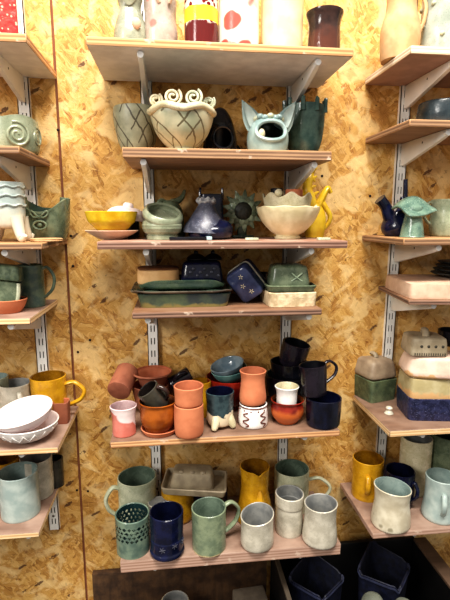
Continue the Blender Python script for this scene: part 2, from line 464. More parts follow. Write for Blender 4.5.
UPLAB[2] = 'white slotted upright strip behind the right half of the middle shelves'

def upright(i):
    x = UPX[i]; z0 = UPZ0[i]; z1 = 2.35; W = .026; T = .011; pitch = .032; sl = .0165
    b = MB(); h = z1 - z0
    for sx in (-1, 1):
        b.box((sx * (W / 2 - .001), -T / 2, h / 2), (.002, T, h))            # channel sides
        b.box((sx * (W / 2 - .0039), -T + .0008, h / 2), (.0078, .0016, h))
    b.box((0, -T + .00095, h / 2), (.0052, .0015, h))
    n = int(h / pitch)
    for k in range(n + 1):
        zc = k * pitch
        b.box((0, -T + .0012, min(zc + (pitch - sl) / 2, h - .007)), (W - .002, .0016, pitch - sl))
    b.box((0, -.0012, h / 2), (W - .004, .002, h), mat=1)  # backing strip with the slot shade painted in
    up = thing('shelf_upright', UPLAB[i], 'shelf upright', (x, 0, z0), group='slotted shelf uprights')
    b.build('slotted_channel', [MATS_METAL, RECESS_SHADE], up)
    for zz in (.04, h * .45):
        c = MB(); c.ball((0, -T - .0004, zz), .0034, 10, sc=(1, .5, 1)); c.build('screw', plain('screw_steel', (120, 116, 110), .4, .8), up)
for i in range(4): upright(i)

def bracket(i, sh, zb, lab):
    x = UPX[i]; L = DEP - .016; H = .052
    b = MB(); poly = [(-.011, 0), (-.011, -H), (-.03, -H), (-.06, -H * .86), (-L + .012, -.0155), (-L + .003, -.0125), (-L, -.008), (-L, 0)]
    M = Matrix.Rotation(radians(90), 4, 'Z')
    poly = [(p[0], p[1]) for p in poly]
    # profile in the yz plane
    R = Matrix(((0, 1, 0, 0), (1, 0, 0, 0), (0, 0, 1, 0), (0, 0, 0, 1)))
    b.prism(poly, .009, M=R, bev=.0012)
    br = thing('shelf_bracket', lab, 'shelf bracket', (x, 0, zb), group='white steel shelf brackets')
    b.build('bracket_arm', MATS_METAL, br)
    c = MB(); c.tube([(0, -L - .002, -.0065), (0, -L + .008, -.0065)], .0062, 12, smooth=0); c.build('end_cap', plain('white_plastic', (242, 240, 236), .3), br)
    c = MB(); c.tube([(-.0046, -L * .55, -.012), (.0046, -L * .55, -.012)], .0024, 8, smooth=0); c.build('screw_hole', RECESS_SHADE, br)  # dark stub paints the shade of a screw hole

def short(l):
    for a, b_ in ((' with a pale grey underside', ''), (' with chipped white edge', ''), (' with a pale edge', ''), (' board', ''), ('wide worn pinkish ', ''), ('narrow dark ', ''), ('short wooden ', ''), (', dusty pink,', ''), (' with green mug', ' and green mug')): l = l.replace(a, b_)
    return l
def board(key, pxl, pxr, yl, yr, ed, kind, label, ups):
    A = front(pxl, yl); B = front(pxr, yr)
    if key[0] == 'm': z = (A.z + B.z) / 2
    elif key[0] == 'l': z = B.z
    else: z = A.z
    x0, x1 = A.x, B.x
    if key[0] == 'l': x0 = -.66
    if key[0] == 'r': x1 = .92
    rz = 0
    if key == 'r4': x1 = x0 + .26; rz = radians(-8)
    th = ed * mpp(front((pxl + pxr) / 2, yl)) * .95
    b = MB(); top, edge, und = SURF[kind]
    b.box(((x1 - x0) / 2, -DEP / 2 - .0015, -th / 2), (x1 - x0, DEP - .003, th), mat=[1, 1, 1, 1, 2, 0], bev=.0012, seg=1)
    o = b.build('shelf_board', [top, edge, und], None, (x0, 0, z)); tag(o, label, 'shelf', 'wooden shelf boards')
    if rz: o.rotation_euler.z = rz; o.location = Vector((x0, -DEP, z)) - Matrix.Rotation(rz, 3, 'Z') @ Vector((0, -DEP, 0))
    SH[key] = dict(z=z, x0=x0, x1=x1, th=th)
    for k in ups:
        side = {1: 'left', 2: 'right', 0: 'visible', 3: 'visible'}[k]
        bracket(k, key, z - th - .0004, 'white steel bracket, %s one under the %s' % (side, short(label)) if k in (1, 2)
                else 'white steel bracket under the %s' % short(label))
for s_ in SHELVES: board(*s_)

# nails along the board joint
for k, (px, py) in enumerate(((71, 236), (73, 266), (58, 130), (77, 490), (88, 491), (90, 340), (78, 352), (370, 196), (322, 176))):
    p = P(px, py, 0); b = MB(); b.ball((0, -.0006, 0), .0032, 10, sc=(1, .4, 1))
    o = b.build('nail', plain('rusty_nail', (44, 28, 20), .6, .4), None, p)
    tag(o, 'small dark nail head driven into the strand board wall', 'nail', 'nail heads in the wall')

# ------------------------------------------------------------------ placing and making pots
def pl(sh, px, w, top, base=None, d=None, rb=.85, z=None):
    zz = SH[sh]['z'] + .0004 if z is None else z
    if base is not None:
        p = S(px, base, zz); r = w / 2 * mpp(p); y = p.y + r * rb
    else:
        y = -d; p = P(px, top, y); r = w / 2 * mpp(p)
    y = min(y, -.016 - r)
    r = w / 2 * mpp(P(px, top, y))
    t = P(px, top, y); h = t.z - zz
    bp = Vector((0, y, zz)) - CAM
    x = P(px, (top + (base or top)) / 2, y).x
    return dict(x=x, y=y, z=zz, r=r, h=h, loc=Vector((x, y, zz)))

CYL = [(.90, 0), (.96, .04), (1, .3), (1, .7), (1, 1)]
BOWL = [(.42, 0), (.44, .05), (.72, .28), (.92, .62), (1, 1)]
FOOTBOWL = [(.40, 0), (.40, .10), (.62, .22), (.86, .55), (.97, .82), (1, 1)]
def prof(p, r, h): return [(a * r, c * h) for a, c in p]

def inner_r(p, r, h, t, z):
    P_ = smooth_prof(prof(p, r, h)); fl = [c for a, c in P_ if c > t]
    if z < fl[0]: return 0
    for (a, c), (a2, c2) in zip(P_, P_[1:]):
        if c <= z <= c2 and c2 > c: return a + (a2 - a) * (z - c) / (c2 - c) - t
    return P_[-1][0] - t
def nest_z(pL, rL, hL, tL, pU, rU, hU, gap=.0016):
    """how high pot U sits when it is set down inside pot L"""
    U = smooth_prof(prof(pU, rU, hU)); off = tL + .0006
    for _ in range(400):
        ok = all(not (z + off < hL + tL * .6) or r + gap < inner_r(pL, rL, hL, tL, min(z + off, hL)) for r, z in U)
        if ok: break
        off += .0008
    return off
def nested(sh, px, w, top, ql, pL, tL, pU, t=.003, gap=.0016):
    d = -ql['y']; off = ql['h'] * .6
    for _ in range(4):
        q = pl(sh, px, w, top, z=ql['z'] + off, d=d); off = nest_z(pL, ql['r'], ql['h'], tL, pU, q['r'], max(q['h'], .012), gap)
    q['z'] = ql['z'] + off; q['x'] = ql['x'] + (q['x'] - ql['x']) * .25; q['loc'] = Vector((q['x'], ql['y'], q['z'])); q['y'] = ql['y']
    q['h'] = max(P(px, top, q['y']).z - q['z'], .012)
    return q

def strap(q, ang, zh, zl, out, w=.0055, flat=1.5, mat=None, parent=None, prf=CYL, loop=None, mats=None):
    """a pulled handle on the pot q, leaving at angle ang"""
    def rad(zf):
        for (a, c), (a2, c2) in zip(prf, prf[1:]):
            if c <= zf <= c2 and c2 > c: return q['r'] * (a + (a2 - a) * (zf - c) / (c2 - c))
        return q['r']
    h = q['h']; r1, r2 = rad(zh) - .0025, rad(zl) - .0025
    pts = [(r1, 0, zh * h), (r1 + out * .55, 0, (zh + .05) * h), (q['r'] + out, 0, (zh * .72 + zl * .28) * h), (q['r'] + out * .82, 0, (zh * .3 + zl * .7) * h), (r2 + out * .35, 0, (zl + .02) * h), (r2, 0, (zl - .03) * h)]
    if loop: pts = [(a * q['r'] if a < 1.05 else q['r'] + (a - 1) * out, 0, c * h) for a, c in loop]
    M = Matrix.Rotation(radians(ang), 4, 'Z')
    b = MB(); b.tube([M @ Vector(p) for p in pts], w / 2, 10, flat=flat, up=(M @ Vector((0, 1, 0))).cross(Vector((0, 0, 0))) if False else None, smooth=5)
    return b.build('handle', mat, parent)

def pot(name, label, cat, q, glz, inn=None, p=CYL, t=.0035, wob=.012, seed=1, n=2, handle=None, rot=(0, 0, 0), group=None, zf=None, rf=None, off=None, seg=40, facemat=None, extra=None, loc=None, parts=None):
    b = MB(); b.vessel(prof(p, q['r'], q['h']), t, seg, n, off, 0, 1, wob, seed, zf=zf, rf=rf, facemat=facemat)
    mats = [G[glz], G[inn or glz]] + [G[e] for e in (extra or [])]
    L = loc or q['loc']
    if handle or parts:
        o = thing(name, label, cat, L, rot, group); b.build('body', mats, o)
        if handle:
            k = dict(handle); strap(q, mat=mats[0] if 'glz' not in k else G[k.pop('glz')], parent=o, prf=p, **k)
        if parts: parts(o, q)
    else:
        o = b.build(name, mats, None, L, rot); tag(o, label, cat, group)
    return o

def dish(name, label, cat, loc, a, bdim, h, mats, n=6, t=.005, flare=.06, rot=(0, 0, 0), group=None, wob=0, zf=None, parent=None):
    """straight sided rectangular tray / dish: half sizes a, bdim"""
    b = MB(); b.vessel([(a * (1 - flare), 0), (a * (1 - flare * .5), h * .5), (a, h)], t, 56, n, bdim - a, 0, 1 if len(mats) > 1 else 0, wob, 2, zf=zf, floor=min(t, h * .3))
    o = b.build(name, mats, parent, loc, rot)
    if parent is None: tag(o, label, cat, group)
    return o

def block(a, bdim, h, n=7, bev=.25, taper=.04, wob=0, seed=0, zf=None):
    """solid rounded slab or box lid"""
    b = MB(); e = min(h * bev, a * .3, bdim * .3)
    pr = [(a - e * .5, 0), (a, e * .5), (a * (1 - taper) , h - e), (a * (1 - taper) - e * .3, h - e * .3), (a * (1 - taper) - e, h)]
    pr = smooth_prof(pr, 3)
    b.lathe(pr, 56, n, 1, 0, wob, seed, cap0=True, cap1=True, off=bdim - a, zf=zf)
    return b
# ================================================================== topmost middle shelf (seen from below)
G['vase_grey'] = glaze('vase_grey', (158, 160, 140), (128, 132, 116), scale=30, speck=(100, 100, 84))
VASE_G = 'vases on the topmost middle shelf'
q = pl('m1', 129, 34, -14, d=.10)
def waist_knob(o, q):
    b = MB(); b.ball((0, 0, 0), .009, 14, sc=(1, .7, 1.2)); b.build('clay_knob', G['pink_clay'], o, (q['r'] * .42, -q['r'] * .86, .056))
pot('vase', 'waisted pale grey-green vase with splayed rim, leftmost on the topmost middle shelf', 'vase', q, 'vase_grey', p=[(1.0, 0), (1.02, .2), (.98, .36), (.80, .52), (.62, .68), (.78, .84), (1.06, 1)], rf=lambda th, z: 1 + .05 * sin(3 * th + z * 20), zf=lambda th, z: (.018 * cos(2 * th) if z > q['h'] * .8 else 0), parts=waist_knob, wob=.02)
q = pl('m1', 160, 33, -16, d=.10)
def face_bits(o, q):
    b = MB(); b.ball((0, 0, 0), .010, 14, sc=(.8, 1, .8)); b.build('clay_nose', G['pink_clay'], o, (-q['r'] * .2, -q['r'] * .95, .118))
    for s in (-1, 1):
        b = MB(); b.tube([(0, 0, 0), (.004 * s, -.004, .012), (.002 * s, 0, .028)], .0035, 8); b.build('raised_fold', G['pink_clay'], o, (q['r'] * (.25 + .3 * s), -q['r'] * .9, .095))
glaze('pink_streaked_grey', (178, 162, 150), (152, 138, 128), scale=28, spots=(190, 110, 100), spot_size=26, spot_th=.16); G['pink_streaked_grey'] = MATS['pink_streaked_grey']
pot('vase', 'lumpy pinkish-grey vase with modelled nose beside the waisted grey-green vase', 'vase', q, 'pink_streaked_grey', p=[(.98, 0), (1, .1), (.96, .2), (1.0, .35), (.93, .55), (.97, .75), (.9, 1)], wob=.03, parts=face_bits, seg=48)
q = pl('m1', 201, 34, -18, d=.10)
q['r'] *= 1.0
h = q['h']
glaze('red_yellow_banded', (226, 218, 204), (214, 204, 188), rough=.15, spots=(110, 22, 26), spot_size=95, spot_th=.42, low=(92, 30, 30), low_z=.066, low_amp=.008, band=[(.068, .095, (236, 200, 56))], bump=.1); G['red_yellow_banded'] = MATS['red_yellow_banded']
pot('vase', 'tall white vase with yellow band, dark red spots above and dark red foot', 'vase', q, 'red_yellow_banded', 'cream', p=[(.96, 0), (1, .04), (1, .5), (.98, 1)])
q = pl('m1', 239, 41, -18, d=.10)
glaze('white_red_bloom', (228, 218, 206), (218, 206, 192), rough=.2, spots=(166, 84, 74), spot_size=22, spot_th=.40, bump=.1); G['white_red_bloom'] = MATS['white_red_bloom']
pot('vase', 'white vase blotched with red flowers on the topmost middle shelf', 'vase', q, 'white_red_bloom', 'cream', p=[(.97, 0), (1, .05), (1, .5), (.97, 1)])
q = pl('m1', 283, 42, -18, d=.10)
glaze('butter_cream', (230, 210, 168), (222, 198, 152), rough=.3, bump=.1); G['butter_cream'] = MATS['butter_cream']
pot('vase', 'plain creamy yellow straight vase next to the dark brown cup', 'vase', q, 'butter_cream', p=[(.97, 0), (1, .05), (1, .5), (1, 1)])
q = pl('m1', 325, 33.5, 13.5, d=.12)
glaze('molten_brown', (64, 46, 42), (44, 32, 30), rough=.14, low=(84, 50, 40), low_z=.055, low_soft=.015); G['molten_brown'] = MATS['molten_brown']
pot('cup', 'glossy dark brown cup with flared rim at right end of topmost middle shelf', 'cup', q, 'molten_brown', 'brown_in', p=[(.96, 0), (.98, .1), (.95, .5), (.92, .72), (.98, .86), (1.07, .95), (1.10, 1)])

# ================================================================== second middle shelf
q = pl('m2', 136, 45, 109, d=.060)
G['woven_sage'] = glaze('woven_sage', (164, 164, 140), (138, 140, 118), scale=40, rough=.4, lattice=(4, q['h'], (72, 66, 52)))
pot('woven_bowl', 'smaller grey-green bowl of woven clay strips at left end of the short shelf', 'bowl', q, 'woven_sage', 'sage_in', p=[(.50, 0), (.55, .05), (.80, .30), (.96, .65), (1, .88), (.98, 1)], seg=64, wob=.006)
q = pl('m2', 182, 63, 111, d=.142)
G['woven_cream'] = glaze('woven_cream', (194, 188, 158), (158, 162, 136), scale=22, rough=.35, lattice=(4, q['h'], (92, 82, 58)))
def basket_parts(o, q):
    r, h = q['r'], q['h']
    b = MB(); pts = []
    for i in range(60):
        a = PI2 * i / 60; k = 1 + .03 * sin(9 * a)
        pts.append((r * 1.0 * k * cos(a), r * k * sin(a), h - .004 + .004 * sin(5 * a)))
    b.tube(pts, .0068, 10, closed=True, smooth=0); b.build('rope_rim', G['cream'], o)
    for i, (px, rad_, gl, py) in enumerate(((-25, .0165, 'cream', 95), (-9, .0205, 'cream', 93.5), (10.5, .0205, 'celadon', 94), (26, .0155, 'celadon', 97))):
        sc = mpp(q['loc']); cx = px * sc
        b = MB(); sp = []
        for k in range(46):
            t = k / 45; a = 4.1 * pi * t + .6; rr_ = .003 + (rad_ - .0062) * t
            sp.append((rr_ * cos(a), 0, rr_ * sin(a)))
        b.tube(sp, .0028, 8, smooth=2)
        back = math.sqrt(max((r * .92) ** 2 - cx * cx, 0))
        b.build('clay_spiral', G[gl], o, (cx, -back * .55, h + rad_ * .93), (radians(-6), radians((-10, 4, -6, 8)[i]), radians((8, 3, -4, -16)[i])))
pot('woven_basket_bowl', 'large cream bowl of crossed clay strips topped with four clay spirals', 'bowl', q, 'woven_cream', 'groove_light', p=[(.46, 0), (.47, .07), (.44, .11), (.62, .24), (.82, .45), (.95, .7), (1, .86), (.99, 1)], seg=72, parts=basket_parts, wob=.004)

def hollow(b, pr, seg, hole, mo=0, mi=1, n=2, wob=0, t=.005, rf=None, zf=None, M=None):
    """closed pot with a hole cut in it: hole(th, z) -> bool; an inner skin shows through"""
    o = smooth_prof(pr, 6)
    def skip(i, j):
        th = PI2 * (j + .5) / seg; z = (o[i][1] + o[i + 1][1]) / 2
        return hole(th, z, (o[i][0] + o[i + 1][0]) / 2)
    b.lathe(o, seg, n, 1, mo, wob, 1, skip=skip, rf=rf, zf=zf, M=M)
    inn = [(max(r - t, .0003), z * .985 + .001) for r, z in o]
    b.lathe(inn, seg, n, 1, mi, wob, 1, skip=skip, rf=rf, zf=zf, M=M)
    return b
def hole_rim(b, pr, cz, rx, rz, tr, ang=-pi / 2, N=36, mat=0, lift=0):
    o = smooth_prof(pr, 6)
    def rad(z):
        for (a, c), (a2, c2) in zip(o, o[1:]):
            if min(c, c2) <= z <= max(c, c2) and c2 != c: return a + (a2 - a) * (z - c) / (c2 - c)
        return o[-1][0]
    pts = []
    for k in range(N):
        a = PI2 * k / N; z = cz + rz * sin(a); r = rad(z) + lift; xx = rx * cos(a); th = ang + xx / max(r, 1e-3)
        pts.append((r * cos(th), r * sin(th), z))
    b.tube(pts, tr, 8, closed=True, smooth=0, mat=mat); return b

# navy tea-light house
q = pl('m2', 220, 35, 107, d=.072)
r, h = q['r'], q['h']
pr = [(.0004, 0), (r * .95, 0), (r, h * .1), (r * .95, h * .4), (r * .72, h * .72), (r * .36, h * .93), (.0004, h)]
cz, hr = h * .36, r * .60
t_ = thing('tealight_house', 'glossy navy domed pot with round dark opening beside the spiral basket bowl', 'pot', q['loc'], (0, 0, radians(6)))
b = MB(); hollow(b, pr, 56, lambda th, z, rr: rr > 0 and ((((th - 1.5 * pi)) * rr) ** 2 + (z - cz) ** 2) < hr * hr); b.build('dome', [G['ink'], G['ink_in']], t_)
b = MB(); hole_rim(b, pr, cz, hr, hr, .0035); b.build('opening_rim', G['ink'], t_)
b = MB(); b.tube([(r * .8, 0, h * .3), (r * 1.2, -.002, h * .16), (r * 1.45, -.004, h * .1), (r * 1.62, -.004, h * .13)], lambda t: .006 * (1 - .6 * t), 8); b.build('tail', G['ink'], t_)

# monster head
G['monster'] = glaze('monster', (156, 176, 172), (132, 154, 152), scale=30, rough=.2)
q = pl('m2', 268, 42, 117, d=.125)
r, h = q['r'], q['h']
pr = [(.0004, 0), (r * .80, 0), (r * .92, h * .1), (r, h * .38), (r * .93, h * .66), (r * .66, h * .9), (r * .25, h * .99), (.0004, h)]
cz, rx, rz = h * .57, r * .76, h * .25
t_ = thing('monster_pot', 'pale blue-green monster head pot with pointed ears and wide open mouth', 'figurine', q['loc'])
b = MB(); hollow(b, pr, 72, lambda th, z, rr: ((((th - 1.5 * pi)) * rr / rx) ** 2 + ((z - cz) / rz) ** 2) < 1); b.build('head', [G['monster'], G['moss_dark']], t_)
b = MB(); hole_rim(b, pr, cz, rx, rz, .0042); b.build('lips', G['monster'], t_)
b = MB(); b.ball((0, 0, 0), .0095, 16, sc=(.8, .8, 1.15)); b.build('tooth', G['cream'], t_, (-r * .42, -r * .62, cz - rz * .30))
for s in (-1, 1):
    b = MB(); R = []
    for k in range(9):
        t = k / 8; wv = .0185 * sin(pi * min(t * .62 + .38, 1)) + .0006; c = Vector((s * (r * .62 + .023 * t + .006 * t * t), -.004 * t, h * .70 + .054 * t))
        ring = []
        for j in range(16):
            a = PI2 * j / 16; y = -abs(sin(a)) * .0 + sin(a) * .0045
            dish_ = .005 * (cos(a) ** 2)
            ring.append(c + Vector((cos(a) * wv * .9, y - .006 * (cos(a) ** 2) * (1 - t), -s * cos(a) * wv * .40)))
        R.append(ring)
    b.rings(R, 0, True, True, True); ear = b.build('ear', G['monster'], t_)
    b = MB(); R = []
    for k in range(7):
        t = .1 + .78 * k / 6; wv = (.0185 * sin(pi * min(t * .62 + .38, 1))) * .62; c = Vector((s * (r * .62 + .023 * t + .006 * t * t), -.0078 - .004 * t, h * .70 + .054 * t))
        R.append([c + Vector((u * wv * .9, -.006 * u * u * (1 - t) + .001, -s * u * wv * .4)) for u in (-1, -.5, 0, .5, 1)])
    b.rings(R, 0, False); b.build('inner_ear', G['ice'], ear)
rr = random.Random(4)
for k in range(7):
    a = radians(-160 + k * 23); b = MB(); b.ball((0, 0, 0), .0075, 12, sc=(1, .8, .8)); b.build('brow_curl', G['monster'] if k % 3 else G['celadon'], t_, (r * .62 * cos(a), r * .62 * sin(a), h * .92 + .003 * (k % 2)))

# teal cup with finger-like rim
q = pl('m2', 305, 40, 107, d=.07)
r, h = q['r'], q['h']
def fingers(th, z): return (.012 * max(0, sin(th * 9)) ** .6 - .003) if z > h * .93 else 0
def finger_bits(o, q):
    rr = random.Random(2)
    for k in range(9):
        th = PI2 * k / 9 + .17; b = MB(); b.tube([(0, 0, -.016), (0, -.001, -.003), (.001, -.001, .008), (.002, 0, .012 + rr.uniform(-.003, .003))], lambda t: .0062 - .0022 * t, 8)
        b.build('clay_finger', G['teal'], o, (r * 1.0 * cos(th), r * 1.0 * sin(th), h), (0, 0, th))
pot('cup', 'dark teal cup with a rim of clay fingers behind the monster head', 'cup', q, 'teal', 'teal_in', p=[(.46, 0), (.56, .04), (.84, .28), (.97, .62), (1, 1)], seg=72, parts=finger_bits, rf=lambda th, z: 1 + .012 * sin(9 * th))

# ================================================================== third middle shelf
PK = [(.45, 0), (.50, .10), (.72, .45), (.92, .82), (1.0, 1)]; YB = [(.38, 0), (.42, .08), (.70, .42), (.88, .6), (.95, .8), (1, 1)]
q = pl('m3', 112, 52, 230.5, d=.115)
pot('dish', 'shallow pale pink dish under the yellow bowl', 'dish', q, 'pink_clay', p=PK, t=.003)
q2 = nested('m3', 112, 51, 212, q, PK, .003, YB)
glaze('lemon_ochre', (228, 196, 50), (204, 160, 26), rough=.15, band=[(.010, .017, (180, 128, 20))]); G['lemon_ochre'] = MATS['lemon_ochre']
pot('bowl', 'glossy yellow bowl nested in the pale pink dish', 'bowl', q2, 'lemon_ochre', p=[(.38, 0), (.42, .08), (.70, .42), (.88, .6), (.95, .8), (1, 1)], t=.003)
q = pl('m3', 128, 22, 219, d=.046)
pot('cup', 'small dark cup hidden behind the yellow bowl', 'cup', q, 'darkbrown', 'brown_in')
q2 = pl('m3', 127, 42, 216, z=q['z'] + q['h'] + .003, d=.062)
b = MB(); R_ = q2['r']; b.vessel([(R_, -.004), (R_ * .98, .002), (R_ * .8, .012), (R_ * .5, .019), (R_ * .25, .021)], .003, 40)
dome = b
dome.lathe(smooth_prof([(R_ * .25, .021), (R_ * .24, .026), (R_ * .14, .030), (.0004, .030)], 3), 24)
tag(dome.build('domed_lid', G['pinkwhite'], None, q2['loc'] + Vector((0, 0, .003)), (radians(4), radians(9), 0)), 'pale pinkish-white domed clay lid lying behind the yellow bowl', 'dome')  # a small pot lid, resting above the dark cup

q = pl('m3', 162, 39, 219.5, d=.132)
def coil_rim(o, q):
    r, h = q['r'], q['h']; pts = []
    for i in range(40):
        a = PI2 * i / 40; pts.append((r * .82 * cos(a), r * .82 * sin(a), 0))
    b = MB(); R = []
    b.vessel([(r * .74, -.011), (r * .96, -.006), (r * 1.04, .002), (r * .98, .010)], .0085, 40, wob=.02)
    b.build('flared_collar', G['sage'], o, (r * .04, -.002, h + .007), (radians(27), radians(13), 0))
pot('coil_jar', 'grey-green coiled jar with thick tilted open collar on the wide shelf', 'jar', q, 'sage', 'moss_dark', p=[(.78, 0), (.80, .18), (.74, .24), (.92, .40), (1.0, .62), (.98, .85), (.88, 1)], rf=lambda th, z: 1 + .012 * sin(z * 900), seg=48, parts=coil_rim)

# green creature behind the coil jar
q = pl('m3', 168, 32, 200, d=.046); r, h = q['r'], q['h']
pr = [(.0004, 0), (r * .96, 0), (r, h * .3), (r * .9, h * .7), (r * .55, h * .95), (.0004, h)]
cz, hr = h * .56, r * .46
t_ = thing('creature_pot', 'moss-green hollow creature pot with tail and dark mouth behind the coiled jar', 'figurine', q['loc'], (0, 0, radians(28)))
b = MB(); hollow(b, pr, 48, lambda th, z, rr: ((((th - 1.5 * pi)) * rr) ** 2 + (z - cz) ** 2) < hr * hr); b.build('body', [G['moss'], G['moss_dark']], t_)
b = MB(); hole_rim(b, pr, cz, hr, hr, .003); b.build('mouth_rim', G['sage'], t_)
b = MB(); b.tube([(r * .3, 0, h * .92), (r * .75, 0, h * 1.0), (r * 1.05, 0, h * 1.12), (r * 1.2, 0, h * 1.28)], lambda t: .010 * (1 - .75 * t), 8, flat=1.5); b.build('tail', G['moss'], t_)
b = MB(); b.tube([(-r * .2, 0, h * .9), (-r * .55, -.004, h * .96), (-r * .95, -.006, h * .8)], lambda t: .009 * (1 - .5 * t), 8); b.build('ear', G['moss'], t_)

# navy horned vase and speckled cone pot
q = pl('m3', 211, 24, 195, d=.05); r, h = q['r'], q['h']
def horns(o, q):
    for s in (-1, 1):
        b = MB(); b.tube([(0, 0, -.01), (s * .002, 0, .004), (s * .001, 0, .016)], lambda t: .0048 * (1 - .6 * t), 8); b.build('horn', G['navy'], o, (s * r * .86, -r * .2, h))
pot('vase', 'dark navy square vase with two small horns behind the speckled cone pot', 'vase', q, 'navy', 'navy_in', p=[(.9, 0), (1, .1), (1, .6), (.94, 1)], n=4, parts=horns)
q = pl('m3', 210, 45, 223, d=.118); r, h = q['r'], q['h']
t_ = thing('cone_pot', 'blue-grey speckled cone-shaped pot with rough white tip on navy base', 'pot', q['loc'])
b = MB(); b.vessel([(r * .7, 0), (r * .92, h * .15), (r, h * .55), (r * .82, h * .9), (r * .6, h * 1.05)], .004, 48, wob=.02, seed=3, zf=lambda th, z: (.006 * cos(th) if z > h * .5 else 0)); b.build('base_bowl', [G['navy'], G['navy_in']], t_)
b = MB(); M = Matrix.Rotation(radians(2), 4, 'Y')
pp = [(r * 1.02, h * .40), (r * .90, h * .9), (r * .66, h * 1.4), (r * .44, h * 1.9), (r * .34, h * 2.2)]
b.vessel(pp, .004, 40, wob=.03, seed=5, M=M, rf=lambda th, z: 1 + .02 * sin(5 * th + z * 200)); b.build('cone_spout', [G['bluegrey'], G['ink_in']], t_, (-r * .22, 0, 0))
b = MB(); b.vessel([(r * .30, 0), (r * .42, .006), (r * .34, .013)], .004, 30, wob=.08, seed=2, zf=lambda th, z: .002 * sin(7 * th)); b.build('rough_tip', glaze('crusty_white', (170, 168, 166), (96, 96, 104), scale=160, rough=.7, bump=.9), t_, (-r * .16, 0, h * 2.14), (0, 0, .2))
p = P(190, 239.5, -.165); b = MB(); b.box((0, 0, .0035), (.085, .016, .007), bev=.002)
t_ = thing('clay_strip', 'thin dark glazed clay strip with white tip lying before the speckled cone pot', 'clay strip', (p.x, -.172, SH['m3']['z'] + .0004), (0, 0, radians(5)))
b.build('strip', G['ink'], t_); b = MB(); b.box((0, 0, 0), (.012, .0172, .0078), bev=.002); b.build('white_tip', G['pale_blue'], t_, (.0385, 0, .0036))

G['moss_pale'] = glaze('moss_pale', (150, 164, 138), (108, 124, 104), scale=60)
# clay sunflower
p = P(243, 211, -.06); zs = SH['m3']['z'] + .0004
t_ = thing('clay_sunflower', 'dark green clay sunflower with ring of petals standing on the wide shelf', 'flower ornament', (p.x, -.055, zs))
hc = p.z - zs; sc = mpp(p)
for ring_, (n_, r0, r1, yy, ph) in enumerate(((13, 8, 21.5, 0, 0), (13, 7.5, 15.5, -.004, .24))):
    for k in range(n_):
        a = PI2 * k / n_ + ph; b = MB(); R = []
        for i in range(7):
            t = i / 6; rad_ = (r0 + (r1 - r0) * t) * sc; wv = .0060 * sin(pi * (.2 + .78 * t)) + .0004
            c = Vector((rad_ * cos(a), yy - .003 * t + .008 * t * t, hc + rad_ * sin(a))); tg = Vector((-sin(a), 0, cos(a)))
            R.append([c + tg * (wv * cos(PI2 * j / 8)) + Vector((0, .0022 * sin(PI2 * j / 8) - .0025 * abs(cos(PI2 * j / 8)), 0)) for j in range(8)])
        b.rings(R, 0, True, True, True); b.build('petal', G['moss'] if (k + ring_) % 2 else G['moss_pale'], t_)
b = MB(); M = Matrix.Translation((0, -.002, hc)) @ Matrix.Rotation(radians(90), 4, 'X')
b.lathe(smooth_prof([(.0004, .012), (8 * sc * .6, .011), (8.6 * sc, .006), (8.8 * sc, -.002), (7 * sc, -.012), (.0004, -.012)], 4), 32, M=M, rf=lambda th, z: 1 + .03 * sin(13 * th)); b.build('flower_centre', glaze('seed_brown', (44, 46, 36), (24, 26, 22), scale=220, rough=.5, bump=1.0), t_)
b = MB(); b.box((0, .008, hc * .4), (.022, .010, hc * .8), bev=.003); b.box((0, .004, .003), (.05, .034, .006), bev=.002); b.build('stand', G['moss_dark'], t_)
for i, (px, w_, lb) in enumerate(((251, 14, 'small flat pale green clay disc lying below the clay sunflower'), (322, 13, 'small flat grey clay tile lying beside the scalloped bowl'))):
    p = P(px, 236, -.165); b = block(w_ / 2 * mpp(p), .009, .005, 2 if i == 0 else 6)
    tag(b.build('clay_tile', G['celadon'], None, (p.x, -.176, zs)), lb, 'tile')

# scalloped bowls
q = pl('m3', 288, 63, 207.5, d=.118); r, h = q['r'], q['h']
glaze('ivory_ribbed', (226, 214, 178), (206, 192, 152), scale=26, rough=.3); G['ivory_ribbed'] = MATS['ivory_ribbed']
BIG = [(.40, 0), (.41, .07), (.37, .12), (.56, .26), (.80, .53), (.95, .82), (1, 1)]
pot('scalloped_bowl', 'large ivory ribbed bowl on a foot at the right of the wide shelf', 'bowl', q, 'ivory_ribbed', 'cream', p=BIG, seg=72, rf=lambda th, z: 1 + (.008 * sin(18 * th) if z > h * .2 else 0), zf=lambda th, z: .0010 * sin(9 * th) if z > h * .9 else 0, t=.004)
SB = [(.50, 0), (.60, .12), (.84, .5), (1, 1)]
q2 = nested('m3', 284, 49, 196, q, BIG, .004, SB, gap=.003); zb = q2['z']; r2, h2 = q2['r'], q2['h']
def lip(o, q):
    b = MB(); b.ball((0, 0, 0), .0085, 14, sc=(1, .8, 1)); b.build('clay_knob', G['cream'], o, (-r2 * .55, -r2 * .80, h2 + .004))
pot('scalloped_bowl', 'small cream bowl with wavy scalloped rim nested in the large ivory bowl', 'bowl', q2, 'cream', 'cream', p=SB, seg=72, zf=lambda th, z: (.005 * sin(7 * th + .5) * (z / h2) ** 2), t=.004, parts=lip)
TC = [(.6, 0), (.8, .35), (1.1, .7), (1.15, 1)]; BC = [(.6, 0), (.8, .4), (1, 1)]
zc = [c for a, c in smooth_prof(prof(SB, r2, h2)) if c > .004][0] + .0006
q3 = pl('m3', 294, 15, 190, z=zb + zc, d=.121)
pot('cup', 'small terracotta cup standing inside the nested scalloped bowl', 'cup', q3, 'terracotta', 'terracotta_in', p=[(.6, 0), (.8, .35), (1.1, .7), (1.15, 1)], t=.003)
q3 = pl('m3', 277, 13, 189, z=zb + zc, d=.113)
